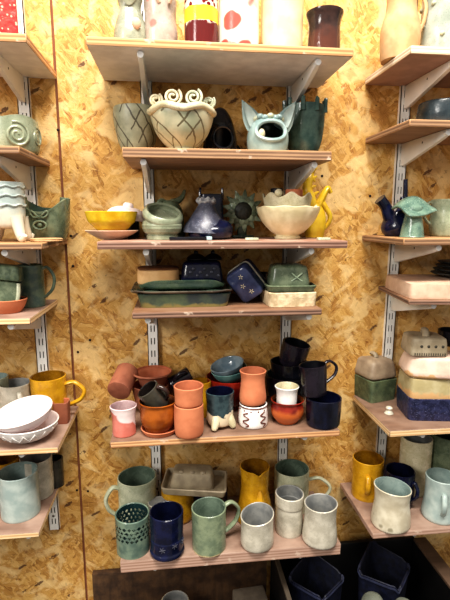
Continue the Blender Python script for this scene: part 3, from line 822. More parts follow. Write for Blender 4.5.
pot('cup', 'small black cup behind the knob of the nested scalloped bowl', 'cup', q3, 'ink', 'ink_in', p=[(.6, 0), (.8, .4), (1, 1)], t=.003)
# pale shard inside rim
# yellow dragon
q = pl('m3', 314, 26, 205, d=.05); r, h = q['r'], q['h']
t_ = thing('dragon_sculpture', 'bright yellow clay creature with curling neck behind the ivory bowl', 'figurine', q['loc'])
b = MB(); b.lathe(smooth_prof([(.0004, 0), (r * .62, 0), (r * .70, h * .06), (r * .82, h * .35), (r * .78, h * .7), (r * .5, h * .98), (r * .2, h * 1.1), (.0004, h * 1.12)], 4), 36, wob=.04, seed=1); b.build('body', G['yellow'], t_, (r * .1, 0, 0))
sc = mpp(q['loc'])
def PT(px, py, y=0):
    v = P(px, py, q['y'] + y) - q['loc']; return v
b = MB(); b.tube([PT(312, 206), PT(309, 196, -.004), PT(307, 188, -.004), PT(309, 180, -.004), PT(311, 172, 0), PT(309.5, 165, 0)], lambda t: .0150 * (1 - .6 * t), 12); nk = b.build('neck', G['yellow'], t_)
for (x0, y0, x1, y1) in ((309, 180, 302, 176), (311, 174, 317, 168), (308, 187, 303, 190), (311, 177, 315, 182), (307.5, 184, 300, 183), (309, 190, 316, 186), (308, 193, 301, 196), (311, 170, 306, 169), (313, 196, 319, 192), (309, 183, 317, 176)):
    b = MB(); b.tube([PT(x0, y0, -.004), PT((x0 + x1) / 2, (y0 + y1) / 2 - 1, -.007), PT(x1, y1, -.007)], lambda t: .0060 * (1 - .7 * t), 8); b.build('frill', G['yellow'], nk)
b = MB(); b.tube([PT(316, 210), PT(321, 200, -.003), PT(325, 192, -.004), PT(328, 188, -.004), PT(331, 193, -.004)], lambda t: .0110 * (1 - .6 * t), 10, flat=1.3); b.build('raised_wing', G['yellow'], t_)
b = MB(); b.tube([PT(321, 200, -.006), PT(326, 208, -.008), PT(330, 216, -.006), PT(328, 224, -.002), PT(322, 230)], lambda t: .0068 * (1 - .35 * t), 10); b.build('tail', G['yellow'], t_)

# ================================================================== fourth middle shelf
zs = SH['m4']['z'] + .0004
def rect_at(sh_z, pxl, pxr, yc): 
    a = P(pxl, 300, yc); c = P(pxr, 300, yc); return (a.x + c.x) / 2, (c.x - a.x) / 2
cx, a = rect_at(zs, 139, 229, -.15)
glaze('seaweed', (82, 98, 76), (48, 62, 66), scale=18, rough=.2, low=(130, 120, 74), low_z=.006, low_amp=.006); G['seaweed'] = MATS['seaweed']
hT = P(180, 293.5, -.16).z - zs
dish('rectangular_dish', 'long green glazed dish lying lowest in the stack on the narrow dark shelf', 'dish', (cx, -.10, zs), a + .004, .078, hT, [G['seaweed'], G['moss_dark']], 9, .005, .07)
cx2, a2 = rect_at(zs, 130, 233, -.17)
z2 = zs + hT + .002
b = MB(); b.vessel([(a2 - .012, 0), (a2 - .003, .003), (a2, .006)], .004, 64, 9, .080 - a2, 0, 1, zf=lambda th, z: .0012 * sin(5 * th)); tag(b.build('platter', [glaze('umber_rim', (104, 92, 78), (62, 54, 48), rough=.4), G['moss_dark']], None, (cx2, -.104, z2)), 'flat dark platter with a brownish rim lying on the long green dish', 'platter')
z3 = z2 + .0072
cx3, a3 = rect_at(zs, 138, 226, -.16)
hh = P(180, 283, -.16).z - z3
b = MB(); b.vessel([(a3 - .012, 0), (a3 - .004, hh * .5), (a3, hh)], .004, 64, 7, .066 - a3, 0, 1, zf=lambda th, z: (.004 * cos(2 * th + .3 * sin(th)) * -1 + .002 * sin(3 * th)) if z > hh * .4 else 0, floor=.003); tag(b.build('platter', [glaze('sea_green', (104, 120, 96), (66, 88, 76), scale=40), G['jade_dark']], None, (cx3, -.104, z3)), 'wavy-edged green platter lying on top of the dark flat platter', 'platter')
z4 = z3 + .0088
cx4, a4 = rect_at(zs, 131, 177, -.12)
ht = P(150, 271, -.15).z - z4
t_ = thing('clay_block', 'raw tan oval clay box with a dark brown top on the green platters', 'box', (cx4 + .010, -.105, z4), (0, 0, radians(3)))
b = block(a4 - .004, .040, ht, 3.4, .12, .02); b.build('body', glaze('bright_tan', (232, 190, 136), (214, 168, 112), rough=.6), t_)
b = MB(); b.lathe(smooth_prof([(a4 - .006, 0), (a4 - .005, .002), (a4 - .010, .004), (a4 - .016, .0045)], 3), 48, 3.4, off=.040 - a4, cap0=True, cap1=True); b.build('lid', G['darkbrown'] if False else glaze('burnt_clay', (120, 76, 44), (96, 58, 34), rough=.6), t_, (0, .002, ht + .0003))
cx5, a5 = rect_at(zs, 181, 223, -.11)
ht = P(203, 262, -.14).z - z4
t_ = thing('butter_dish', 'navy upturned rectangular dish with raised dots on the green platters', 'dish', (cx5, -.098, z4), (0, 0, radians(-2)))
block(a5, .038, ht, 6, .2, .10).build('cover', G['navy'], t_)
rr = random.Random(8)
for k in range(10):
    b = MB(); b.ball((0, 0, 0), .0034, 10, sc=(1, .5, 1)); b.build('raised_dot', G['bluegrey'], t_, (a5 * (-.72 + .16 * k + .03 * (k % 2)), -.0375, ht * (.35 + .32 * ((k * 7) % 3) / 2)))
zt = z4 + ht + .0006
for i, (px, w_, lb) in enumerate(((196, 19, 'small black glazed lumpy lid on the left of the navy upturned dish'), (213, 17, 'small black glazed lumpy lid on the right of the navy upturned dish'))):
    p = P(px, 256, -.095); rr_ = w_ / 2 * mpp(p); b = MB(); b.lathe(smooth_prof([(.0004, 0), (rr_ * .9, 0), (rr_, .004), (rr_ * .7, .010), (rr_ * .3, .014), (.0004, .0145)], 4), 28, wob=.05, seed=i)
    b.ball((0, 0, .0165), .005, 10); tag(b.build('lumpy_lid', G['ink'], None, (p.x, -.095, zt)), lb, 'lump')  # small lids, each with a ball knob
# tilted navy box
p = P(246.5, 285, -.12); sc = mpp(p)
b = MB(); A = 13.5 * sc; B = 17.5 * sc; D = .034
t_ = thing('box', 'navy clay box with scratched white flowers leaning on its corner', 'box', (p.x, -.12, p.z + .009), (radians(20), radians(52), radians(-4)))
k_ = block(B, A, .030, 6, .2, .06)
k_.build('lid', glaze('slate_navy', (62, 70, 104), (40, 46, 74), rough=.2), t_, (0, 0, 0), (radians(90), 0, 0))
k2 = MB(); k2.lathe([(B * 1.03, 0), (B * 1.03, .004), (B, .0055)], 56, 6, off=A - B, cap0=True, cap1=True); k2.build('pale_edge', G['cream_grey'], t_, (0, .003, 0), (radians(90), 0, 0))
k3 = block(B * .98, A * .98, .026, 6, .12, -.0); k3.build('base', glaze('slate_navy', (62, 70, 104)), t_, (0, .030, 0), (radians(90), 0, 0))
for k in range(3):
    b = MB()
    for j in range(5):
        a = PI2 * j / 5 + k; b.tube([(.0015 * cos(a), 0, .0015 * sin(a)), (.0055 * cos(a), 0, .0055 * sin(a))], .0008, 6, smooth=0)
    b.build('scratched_flower', G['cream'], t_, (-B * .5 + B * .5 * k, -.0302, A * (.2 - .3 * (k % 2))))
# green box on a cream box
cx, a = rect_at(zs, 265, 313, -.16)
h1 = P(289, 292, -.17).z - zs
b = dish('clay_box_or_lid', 'cream clay box with pressed texture under the green box', 'box', (cx + .001, -.137, zs), a, .054, h1, [glaze('pressed_cream', (220, 202, 168), (180, 160, 126), scale=70, rough=.6, bump=.8), G['stone']], 8, .005, .03, (0, 0, radians(2)))
z1 = zs + h1 + .0025
dish('tray', 'small grey-green tray between the cream box and the green box', 'tray', (cx + .002, -.137, z1), a + .001, .052, .012, [G['moss'], G['moss_dark']], 8, .005, .10, (0, 0, radians(-2)))
h2 = P(290, 263, -.11).z - z1 - .005
t_ = thing('box', 'moss-green lidded box with pressed star in the small green tray', 'box', (cx + .002, -.135, z1 + .0055), (0, 0, radians(-6)))
block(a * .83, .040, h2, 6, .22, .10).build('cover', G['moss'], t_)
b = MB(); 
for k in range(2): b.tube([(a * .25 - .011, 0, h2 * .5 + (.009 if k else -.009)), (a * .25, -.001, h2 * .5 - .001), (a * .25 + .012, 0, h2 * .5 + (-.009 if k else .009))], .0016, 8)
b.build('pressed_star', G['moss_pale'], t_, (0, -.0385, 0))
p = P(262, 277, -.05); q = pl('m4', 259, 20, 273, d=.04)
pot('cup', 'small dark cup behind the leaning navy box', 'cup', q, 'ink', 'ink_in')
# ================================================================== fifth middle shelf: terracotta and dark pots
zs = SH['m5']['z'] + .0004
q = pl('m5', 124, 26.5, 405.5, 438)
glaze('pink_white_drip', (214, 132, 118), (198, 112, 98), scale=30, rough=.2, spots=(240, 222, 220), spot_size=20, spot_th=.5, band=[(.062, .2, (226, 196, 196))]); G['pink_white_drip'] = MATS['pink_white_drip']
G['mauve_in'] = glaze('mauve_in', (172, 146, 146), (146, 118, 122))
pot('cup', 'pink cup with white poured glaze and flared rim at the left front', 'cup', q, 'pink_white_drip', 'mauve_in', p=[(.84, 0), (.88, .04), (.86, .3), (.86, .6), (.94, .88), (1, 1)])
# terracotta pot lying on its side, foot toward the room
c = P(118.5, 391, -.110); R_ = 11.8 * mpp(c); L_ = .066
ax = Vector((.22, .85, .36)).normalized(); zq = Vector((0, 0, 1)).rotation_difference(ax)
b = MB(); b.vessel([(R_ * .94, 0), (R_, .004), (R_ * 1.0, L_ * .5), (R_ * 1.02, L_)], .004, 40)
o = b.build('flower_pot', [G['terracotta_dark'], G['terracotta_in']], None, c - ax * .0); o.rotation_mode = 'QUATERNION'; o.rotation_quaternion = zq
tag(o, 'terracotta pot lying tipped back with its round foot facing the room', 'flower pot')
q = pl('m5', 120, 21, 402, d=.086)
pot('dish', 'low dark saucer under the tipped terracotta pot', 'dish', dict(q, h=.016, z=zs), 'darkbrown', p=[(.8, 0), (1, 1)], t=.003)
# terracotta bowls behind
q = pl('m5', 151, 37, 384, d=.058)
pot('bowl', 'plain terracotta bowl at the back under the flared terracotta bowl', 'bowl', q, 'terracotta_dark', 'terracotta_in', p=[(.62, 0), (.66, .05), (.84, .35), (.96, .7), (1, 1)])
FB = [(.50, 0), (.54, .06), (.70, .45), (.84, .82), (1.0, .93), (1.0, 1)]
q2 = pl('m5', 152.5, 39, 371.5, z=q['z'] + q['h'] - .009, d=-q['y'])
pot('bowl', 'flared terracotta bowl with wide flat rim stacked above the plain terracotta bowl', 'bowl', q2, 'terracotta_dark', 'terracotta_in', p=FB)
# brown pot on a saucer
zq_ = zs
q = pl('m5', 160, 37, 431.5, 438)
pot('saucer', 'terracotta saucer under the honey-brown pot', 'saucer', dict(q, h=.011), 'terracotta', 'terracotta_in', p=[(.82, 0), (.86, .1), (1, 1)], t=.003)
q1 = pl('m5', 158, 36.5, 400.5, z=zs + .0038, d=-q['y'])
HON = [(.62, 0), (.66, .04), (.90, .28), (.98, .52), (.95, .80), (.95, .9), (1.02, 1)]
pot('plant_pot', 'glossy honey-brown rounded pot standing on a terracotta saucer', 'pot', q1, 'honey', 'honey_in', p=HON)
# dark green mug lying in the mouth of the brown pot
MUG = [(.92, 0), (.97, .05), (1, .3), (1, 1)]
qq = dict(r=.0245, h=.050, z=0)
pot('mug', 'small umber-green mug leaning left in the mouth of the honey-brown pot', 'mug', qq, 'umber_green', 'brown_in', p=MUG, handle=dict(ang=-30, zh=.88, zl=.25, out=.014, w=.008, flat=1.3, glz='darkbrown'), rot=(radians(10), radians(-34), 0), loc=Vector((q1['x'] + .006, q1['y'], q1['z'] + q1['h'] - .010)))
# dark cup with dark mug above, behind the umber mug
q = pl('m5', 181, 22, 399, d=.066)
pot('cup', 'plain dark brown cup under the tipped dark plum mug', 'cup', q, 'darkbrown', 'brown_in')
pot('mug', 'tipped dark plum mug lying behind the umber-green mug', 'mug', dict(r=.021, h=.052, z=0), 'black_plum', 'brown_in', p=MUG, handle=dict(ang=-130, zh=.85, zl=.25, out=.016, w=.007, flat=1.3), rot=(radians(-8), radians(62), radians(0)), loc=Vector((q['x'] - .022, q['y'], q['z'] + q['h'] + .034)))
q = pl('m5', 201, 20, 381, d=.10)
pot('cup', 'mustard yellow cup half hidden behind the two terracotta beakers', 'cup', q, 'mustard', 'mustard_in')
# terracotta beakers
q = pl('m5', 189, 29.5, 404, 440); 
pot('beaker', 'tall straight terracotta beaker at the front edge', 'beaker', q, 'terracotta', 'terracotta_in', p=[(.80, 0), (.92, .05), (.98, .2), (1, .55), (.98, 1)])
TB = [(.80, 0), (.92, .05), (.98, .2), (1, .55), (.98, 1)]; UB = [(.78, 0), (.84, .22), (.95, .28), (.97, .6), (1.02, 1)]
q2 = nested('m5', 189, 29, 385.5, q, TB, .0035, UB, gap=.001)
pot('beaker', 'terracotta beaker with flaring rim nested in the tall straight one', 'beaker', q2, 'terracotta', 'terracotta_in', p=[(.78, 0), (.84, .22), (.95, .28), (.97, .6), (1.02, 1)])
# blue drip cup on feet
q = pl('m5', 220, 28.5, 391, 431); r, h = q['r'], q['h']
glaze('blue_drip', (64, 82, 86), (38, 52, 58), scale=60, rough=.15, low=(224, 206, 176), low_z=.036, low_amp=.012, low_soft=.002); G['blue_drip'] = MATS['blue_drip']
def feet(o, q):
    for k in range(4):
        a = radians(-118 + 84 * k); b = MB()
        b.tube([(r * .62 * cos(a), r * .62 * sin(a), h * .34), (r * .86 * cos(a), r * .86 * sin(a), h * .20), (r * 1.02 * cos(a), r * 1.02 * sin(a), .008), (r * 1.08 * cos(a), r * 1.08 * sin(a), .0035)], lambda t: .0125 * (1 - .6 * t), 10)
        b.build('foot', G['cream'], o)
pot('footed_cup', 'dark blue dripping-glaze cup on bare cream splayed feet', 'cup', q, 'blue_drip', 'navy_in', p=[(.66, .07), (.84, .12), (.93, .3), (.95, .6), (1, 1)], parts=feet, rf=lambda th, z: 1 + .015 * sin(4 * th))
# red bowl with blue bowls
q = pl('m5', 229, 46, 376, d=.068)
pot('bowl', 'glossy dark red bowl holding two blue-green bowls', 'bowl', q, 'oxblood', 'oxblood', p=FOOTBOWL)
z1 = q['z'] + q['h'] * .52
G['teal_pale'] = glaze('teal_pale', (120, 156, 150), (88, 128, 126), rough=.15); G['slate_blue'] = glaze('slate_blue', (140, 156, 164), (104, 124, 136), rough=.15)
q2 = pl('m5', 231, 36, 366, z=q['z'] + q['h'] - .016, d=.068)
pot('bowl', 'pale teal bowl tilted in the red bowl', 'bowl', dict(q2, h=.034), 'teal_pale', 'teal', p=[(.36, 0), (.40, .05), (.66, .28), (.88, .62), (1, 1)], rot=(radians(5), radians(-9), 0), t=.003, loc=q2['loc'] + Vector((0, 0, .001)))
q3 = pl('m5', 230, 34, 357, z=q2['z'] + .017, d=.069)
pot('bowl', 'slate-blue bowl, topmost in the red bowl stack', 'bowl', dict(q3, h=.031), 'slate_blue', 'slate_blue', p=[(.36, 0), (.40, .05), (.66, .28), (.88, .62), (1, 1)], rot=(radians(7), radians(-15), 0), t=.003)
# white squiggle pot + terracotta vase
q = pl('m5', 253, 30, 403, 429); r, h = q['r'], q['h']
SQ = [(.88, 0), (.96, .04), (1.0, .25), (.94, .75), (.86, .93), (.93, 1)]
b = MB(); b.vessel(prof(SQ, r, h), .004, 48, facemat=None)
def sqr(z):
    z = z / h
    for (a, c), (a2, c2) in zip(SQ, SQ[1:]):
        if c <= z <= c2: return r * (a + (a2 - a) * (z - c) / (c2 - c))
    return r
for th0 in (-128, -58, 10, 90, 165):
    pts = []
    for k in range(15):
        z = h * (.10 + .66 * k / 14); a = radians(th0) + .2 * sin(k * .95); rr_ = sqr(z) + .0004; pts.append((rr_ * cos(a), rr_ * sin(a), z))
    b.tube(pts, .0016, 6, mat=2)
for zz in (.955,):
    b.tube([((sqr(h * zz) + .0003) * cos(PI2 * k / 32), (sqr(h * zz) + .0003) * sin(PI2 * k / 32), h * zz) for k in range(32)], .0014, 6, mat=2, closed=True, smooth=0)
for k in range(12):
    a = PI2 * k / 12 + .2; z = h * .82; rr_ = sqr(z); b.ball((rr_ * cos(a), rr_ * sin(a), z), .0019, 8, mat=2)
tag(b.build('squiggle_pot', [G['white'], G['cream_in'], glaze('squiggle_brown', (110, 52, 40), rough=.3)], None, q['loc']), 'white pot painted with brown squiggly lines and dots', 'pot')
q2 = pl('m5', 253, 26.5, 370.5, z=q['z'] + q['h'] + .002, d=-q['y'])
pot('vase', 'bare terracotta waisted vase standing on the white squiggle pot', 'vase', q2, 'terracotta', 'terracotta_in', p=[(.84, 0), (.98, .05), (1.02, .2), (.92, .55), (.9, .8), (1, 1)])
# red-brown pot with white cup
q = pl('m5', 287, 33, 399, 427); r, h = q['r'], q['h']
glaze('red_brown_dip', (140, 44, 30), (104, 26, 18), scale=30, rough=.12, low=(184, 96, 48), low_z=.034, low_amp=.005, low_soft=.006); G['red_brown_dip'] = MATS['red_brown_dip']
pot('plant_pot', 'shiny red-brown rounded pot holding a small white cup', 'pot', q, 'red_brown_dip', 'honey_in', p=[(.60, 0), (.66, .04), (.94, .32), (1.0, .58), (.92, .84), (.94, .92), (1.0, 1)])
q2 = pl('m5', 287, 24, 386, z=q['z'] + .006, d=-q['y'])
pot('cup', 'small white cup with flared rim standing inside the red-brown pot', 'cup', q2, 'white', 'cream', p=[(.64, 0), (.70, .04), (.84, .5), (.86, .82), (1.0, 1)], t=.003)
# dark stack
q = pl('m5', 288, 44, 374, d=.060)
DK = [(.58, 0), (.62, .04), (.82, .3), (.96, .7), (1, 1)]; D2 = [(.62, 0), (.70, .1), (.92, .5), (.96, .8), (1.03, 1)]; D3 = [(.80, 0), (.86, .06), (.98, .5), (1, 1)]
pot('bowl', 'large black-brown bowl at the base of the dark stack', 'bowl', q, 'black_plum', 'moss_dark', p=[(.58, 0), (.62, .04), (.82, .3), (.96, .7), (1, 1)])
q2 = nested('m5', 291, 36, 361, q, DK, .0035, D2)
pot('bowl', 'smaller black bowl, middle of the dark stack', 'bowl', q2, 'ink', 'ink_in', p=[(.62, 0), (.70, .1), (.92, .5), (.96, .8), (1.03, 1)])
q3 = pl('m5', 293, 28, 344, z=P(293, 344, q2['y']).z - .050, d=-q2['y'])
pot('beaker', 'black-brown beaker tilted to the right, topmost of the dark stack', 'beaker', dict(q3, h=.056), 'black_plum', 'ink_in', p=D3, rot=(radians(7), radians(13), 0), loc=q3['loc'] + Vector((-.005, 0, .0)))
# navy cup + dark handled mug
q = pl('m5', 323, 35, 397, 430)
G['navy_streak'] = glaze('navy_streak', (22, 26, 46), (14, 16, 28), scale=40, rough=.14, streak=.4)
pot('cup', 'glossy dark navy cup at the right front corner', 'cup', q, 'navy_streak', 'navy_in', p=[(.88, 0), (.94, .06), (.97, .4), (1, 1)], wob=.02)
q2 = pl('m5', 316, 28, 365, z=q['z'] + q['h'] + .0045, d=-q['y'] - .008)
pot('mug', 'dark plum handled mug leaning on top of the navy cup', 'mug', q2, 'black_plum', 'ink_in', p=[(.80, 0), (.84, .06), (.92, .5), (1, 1)], handle=dict(ang=14, zh=.95, zl=.32, out=.030, w=.0065, flat=1.4), rot=(radians(-3), radians(-6), 0))

G['stone_mid'] = glaze('stone_mid', (168, 154, 128), (142, 128, 106), rough=.5)
# ================================================================== lowest middle shelf: mugs
zs = SH['m6']['z'] + .0004
q = pl('m6', 133, 34, 513, 558); r, h = q['r'], q['h']
# pierced cup: diamond holes through the wall
seg, nz = 96, 36
b = MB(); pr_o = [(r * (.98 + .02 * (k / nz)), h * k / nz) for k in range(nz + 1)]
def pierced(i, j):
    th = j / seg; z = i / nz
    if not (.42 < z < .86): return False
    row = int((z - .42) / .11); v = ((z - .42) / .11) % 1; u = (th * 22 + .5 * (row % 2)) % 1
    return abs(u - .5) / .5 + abs(v - .5) / .5 < .80
b.lathe(pr_o, seg, mat=0, skip=pierced); b.lathe([(a - .0035, z) for a, z in pr_o[1:]], seg, mat=1, skip=lambda i, j: pierced(i + 1, j))
b.lathe([(r, h), (r - .0017, h + .0018), (r - .0035, h)], seg, mat=0); b.lathe([(.0004, .001), (r * .97, .001)], seg, mat=0); b.lathe([(.0004, .004), (r * .97 - .003, .004)], seg, mat=1)
t_ = thing('pierced_cup', 'blue-green cup pierced with rows of diamond holes, leftmost at the front', 'cup', q['loc'])
G['pierced_green'] = glaze('pierced_green', (122, 140, 122), (88, 108, 98), scale=40, rough=.18)
b.build('body', [G['pierced_green'], G['teal_in']], t_)
b = MB(); b.lathe(smooth_prof([(r * .5, .0045), (r * .42, h * .2), (r * .12, h * .62), (.0004, h * .72)], 4), 24); b.build('inner_cone', G['pierced_green'], t_)

q = pl('m6', 167, 33.5, 511, 561); r, h = q['r'], q['h']
def stamp(o, q):
    for (th, zz) in ((-62, .36), (-105, .30), (-20, .33)):
        b = MB(); a0 = radians(th); c_ = Vector((r * 1.0 * cos(a0), r * 1.0 * sin(a0), h * zz)); tg = Vector((-sin(a0), cos(a0), 0))
        for k in range(3):
            a = pi * k / 3 + .3; v = tg * cos(a) + Vector((0, 0, sin(a))); b.tube([c_ - v * .007, c_ + v * .007], .0009, 6, smooth=0)
        b.build('stamped_snowflake', G['bluegrey'], o)
G['cobalt'] = glaze('cobalt', (25, 31, 66), (16, 21, 44), scale=40, rough=.14)
pot('cup', 'cobalt blue cup with stamped snowflakes and a belted foot', 'cup', q, 'cobalt', 'navy_in', p=[(.94, 0), (1.03, .04), (1.02, .10), (.96, .16), (.98, .38), (.95, .42), (.98, .6), (1, 1)], parts=stamp)
q = pl('m6', 209, 34.5, 507, 556)
G['sage_green'] = glaze('sage_green', (140, 152, 124), (112, 126, 104), scale=45, rough=.25, speck=(96, 104, 76), low=(214, 196, 150), low_z=.002, low_soft=.002, low_amp=.002)
pot('mug', 'sage green mug with its handle to the right, between cobalt and cream cups', 'mug', q, 'sage_green', 'sage_in', p=[(.94, 0), (.98, .03), (.98, .4), (1, 1)], handle=dict(ang=18, zh=.92, zl=.28, out=.036, w=.0085, flat=1.5))
q = pl('m6', 137, 38, 476, d=.068)
pot('mug', 'pale grey-green mug with its handle to the left, at the back', 'mug', q, 'celadon', 'sage_in', p=[(.96, 0), (1, .05), (.98, .5), (1, 1)], rf=lambda th, z: 1 + .006 * sin(z * 420), handle=dict(ang=196, zh=.80, zl=.20, out=.030, w=.010, flat=1.4))
q = pl('m6', 158, 20, 502, d=.106)
pot('cup', 'small cream-grey cup squeezed behind the cobalt cup', 'cup', q, 'cream_grey', 'cream_in', p=[(.8, 0), (1, 1)])
qa = pl('m6', 178, 33, 484, d=.072)
pot('pot', 'mustard yellow pot under the left of the clay butter dish', 'pot', qa, 'mustard', 'mustard_in', p=[(.82, 0), (.95, .1), (1, .5), (1, 1)])
qb = pl('m6', 211, 33, 486, d=.078); qb['h'] = qa['h']
pot('pot', 'navy pot under the right of the clay butter dish', 'pot', qb, 'navy', 'navy_in', p=[(.82, 0), (.95, .1), (1, .5), (1, 1)])
zt = zs + qa['h'] + .003
cxy = ((qa['x'] + qb['x']) / 2 + .001, -.088)
t0 = thing('butter_dish', 'grey-brown clay butter dish with three-knobbed lid resting on mustard and navy pots', 'butter dish', (cxy[0], cxy[1], zt), (0, radians(2), radians(-9)))
b = MB(); b.vessel([(.0735, 0), (.076, .008), (.078, .016)], .005, 56, 14, .048 - .078, 0, 0); b.build('tray', G['stone_mid'], t0)
t_ = block(.053, .031, .039, 6, .2, .10).build('lid', G['stone_mid'], t0, (-.007, .003, .0054), (0, 0, radians(2)))
for k in range(3):
    b = MB(); b.ball((0, 0, 0), .0055, 12, sc=(1.2, 1, .7)); b.build('clay_knob', G['stone'], t_, ((k - 1) * .026, -.018, .0382))
# yellow pinched jug
q = pl('m6', 255, 29.5, 466, d=.095); r, h = q['r'], q['h']
def spout(o, q):
    b = MB(); R = []
    def rad(zf): return r * (1.25 if zf < .08 else 1.25 - .14 * (zf - .08) / .22 if zf < .3 else 1.12 - .2 * (zf - .3) / .3)
    for k in range(10):
        t = k / 9; zf = .66 - .58 * t; w_ = .0025 + .021 * t ** .7
        R.append([Vector((u * w_, -math.sqrt(max(rad(zf) ** 2 - (u * w_) ** 2, 0)) - (.0005 + .0125 * sin(pi * (.08 + .72 * t)) * (1 - abs(u)) ** .7), zf * h)) for u in (-1, -.75, -.5, -.25, 0, .25, .5, .75, 1)])
    b.rings(R, 0, False); b.build('pinched_fold', G['mustard'], o, (0, 0, 0), (0, 0, radians(14)))
pot('jug', 'mustard yellow jug with notched rim and pinched flaring front', 'jug', q, 'mustard', 'mustard_in', p=[(1.22, 0), (1.26, .06), (1.12, .3), (.94, .55), (.93, .8), (1, 1)], zf=lambda th, z: -.008 * math.exp(-((th - 1.53 * pi) / .22) ** 2) if z > h * .9 else 0, seg=56, parts=spout)
q = pl('m6', 292, 34.5, 468, d=.064)
pot('mug', 'grey-green mug with a wide looping handle, at the back right', 'mug', q, 'celadon', 'sage_in', p=[(.96, 0), (1, .06), (1, .5), (1, 1)], handle=dict(ang=-10, zh=.72, zl=.14, out=.054, w=.0085, flat=1.3))
CR_P = [(.90, 0), (.97, .05), (1.0, .2), (.97, .5), (.96, .8), (1, 1)]
q = pl('m6', 257, 33, 514, 553)
pot('cup', 'cream cup with sloping uneven rim, left of the three cream cups', 'cup', q, 'cream_grey', 'cream_in', p=CR_P, wob=.02, zf=lambda th, z: .004 * sin(th + .3) + .0035 * cos(th) if z > q['h'] * .7 else 0)
q = pl('m6', 289, 28.5, 493, 538)
pot('cup', 'cream cup with a step below the rim, middle of the three cream cups', 'cup', q, 'cream_grey', 'cream_in', p=[(.90, 0), (.96, .05), (.97, .5), (.95, .70), (1, .74), (1, 1)], wob=.015, seed=4)
q = pl('m6', 320, 32.5, 503, 549)
pot('cup', 'widest cream cup with bulging foot at the right front corner', 'cup', q, 'cream_grey', 'cream_in', p=[(.98, 0), (1.05, .06), (1.03, .25), (.95, .6), (.96, .85), (1, 1)], wob=.018, seed=2, zf=lambda th, z: .002 * cos(th) if z > q['h'] * .7 else 0)
# ================================================================== left-hand shelves
# L1 red textured box
z = SH['l1']['z'] + .0004
p = P(2, 20, -.11); a = 17 * mpp(p); h = P(2, -6, -.11).z - z
b = MB(); b.vessel([(a * .98, 0), (a, h * .1), (a, h * .9), (a * .99, h)], .004, 56, 8, wob=.004)
t_ = thing('square_vase', 'square vase with bright red crackled panel on the topmost left shelf', 'vase', (p.x, -.11, z), (0, 0, radians(14)))
b.build('body', [glaze('red_crackle', (214, 62, 54), (190, 40, 40), scale=60, rough=.3, spots=(240, 170, 150), spot_size=140, spot_th=.22, bump=.6), G['darkbrown']], t_)
for sx in (-1, 1):
    b = MB(); b.box((0, 0, h / 2), (.006, .008, h * .98), bev=.002); b.build('grey_corner_strip', G['cream_grey'], t_, (sx * a * .97, -a * .97, .001))
# L2 coil pot
q = pl('l2', 11, 52, 122, d=.10); r, h = q['r'], q['h']
def rose(o, q):
    for k, (th, zz, rad_) in enumerate(((-120, .55, .020), (-62, .50, .024), (-8, .52, .018))):
        a = radians(th); b = MB(); sp = []
        for i in range(44):
            t = i / 43; w_ = 4.6 * pi * t; rr_ = .003 + (rad_ - .003) * t; sp.append((rr_ * cos(w_), 0, rr_ * sin(w_)))
        b.tube(sp, .0026, 8, smooth=2); b.build('coil_rosette', G['sage'], o, (r * .97 * cos(a), r * .97 * sin(a), h * zz), (0, 0, a + pi / 2))
pot('coil_pot', 'grey-green pot covered in coiled clay rosettes on the left shelf', 'pot', q, 'sage', 'sage_in', p=[(.86, 0), (.94, .1), (1, .5), (.96, 1)], zf=lambda th, z: (.006 * abs(sin(2 * th)) if z > h * .85 else 0), seg=64, parts=rose)
# L3 pale cup with dripping feet, crown pot, tile
q = pl('l3', 5, 35, 183, d=.15); r, h = q['r'], q['h']
glaze('icy_drip', (184, 192, 186), (158, 170, 166), scale=40, rough=.18, low=(210, 202, 182), low_z=.055, low_soft=.02); G['icy_drip'] = MATS['icy_drip']
def lfeet(o, q):
    for k in range(4):
        a = radians(-40 + 90 * k); b = MB()
        b.tube([(r * .86 * cos(a), r * .86 * sin(a), h * .42), (r * .98 * cos(a), r * .98 * sin(a), h * .26), (r * 1.18 * cos(a), r * 1.18 * sin(a), h * .09), (r * 1.32 * cos(a), r * 1.32 * sin(a), .0065), (r * 1.50 * cos(a), r * 1.50 * sin(a), h * .12)], lambda t: .0135 * (1 - .62 * t), 10); b.build('foot', G['icy_drip'], o)
    for zz in (.62, .78, .93):
        b = MB(); b.tube([(r * 1.005 * cos(PI2 * k / 40), r * 1.005 * sin(PI2 * k / 40), h * zz + .0018 * sin(9 * PI2 * k / 40)) for k in range(40)], .0022, 6, closed=True, smooth=0); b.build('raised_wave', G['icy_drip'], o)
pot('footed_cup', 'pale icy blue cup on dripping curled feet at the left edge', 'cup', q, 'icy_drip', 'celadon_in', p=[(.5, .22), (.78, .25), (.92, .36), (.98, .6), (1, 1)], parts=lfeet)
q = pl('l3', 45, 47, 203, d=.065); r, h = q['r'], q['h']
def crown(o, q):
    for s in (-1, 1):
        b = MB(); b.vessel([(.009, -.02), (.0105, 0), (.011, .008)], .003, 24); b.build('spout_tube', G['moss'], o, (s * r * .86, -r * .2, h + .002), (0, radians(10 * s), 0))
    for s in (-1, 1):
        b = MB(); b.tube([(s * .002, 0, 0), (s * .008, -.001, .006), (s * .015, 0, .012), (s * .017, .001, .006), (s * .010, 0, -.001)], .0022, 8, closed=True); b.build('leaf_relief', G['moss'], o, (0, -r * 1.0, h * .62))
    b = MB(); b.tube([(.013 * cos(PI2 * k / 24), 0, .0085 * sin(PI2 * k / 24)) for k in range(24)], .0024, 8, closed=True, smooth=0); b.build('eye_relief', G['moss'], o, (0, -r * .99, h * .40))
    b = MB(); b.ball((0, 0, 0), .005, 12); b.build('eye_relief', G['moss'], o, (0, -r * .99, h * .40))
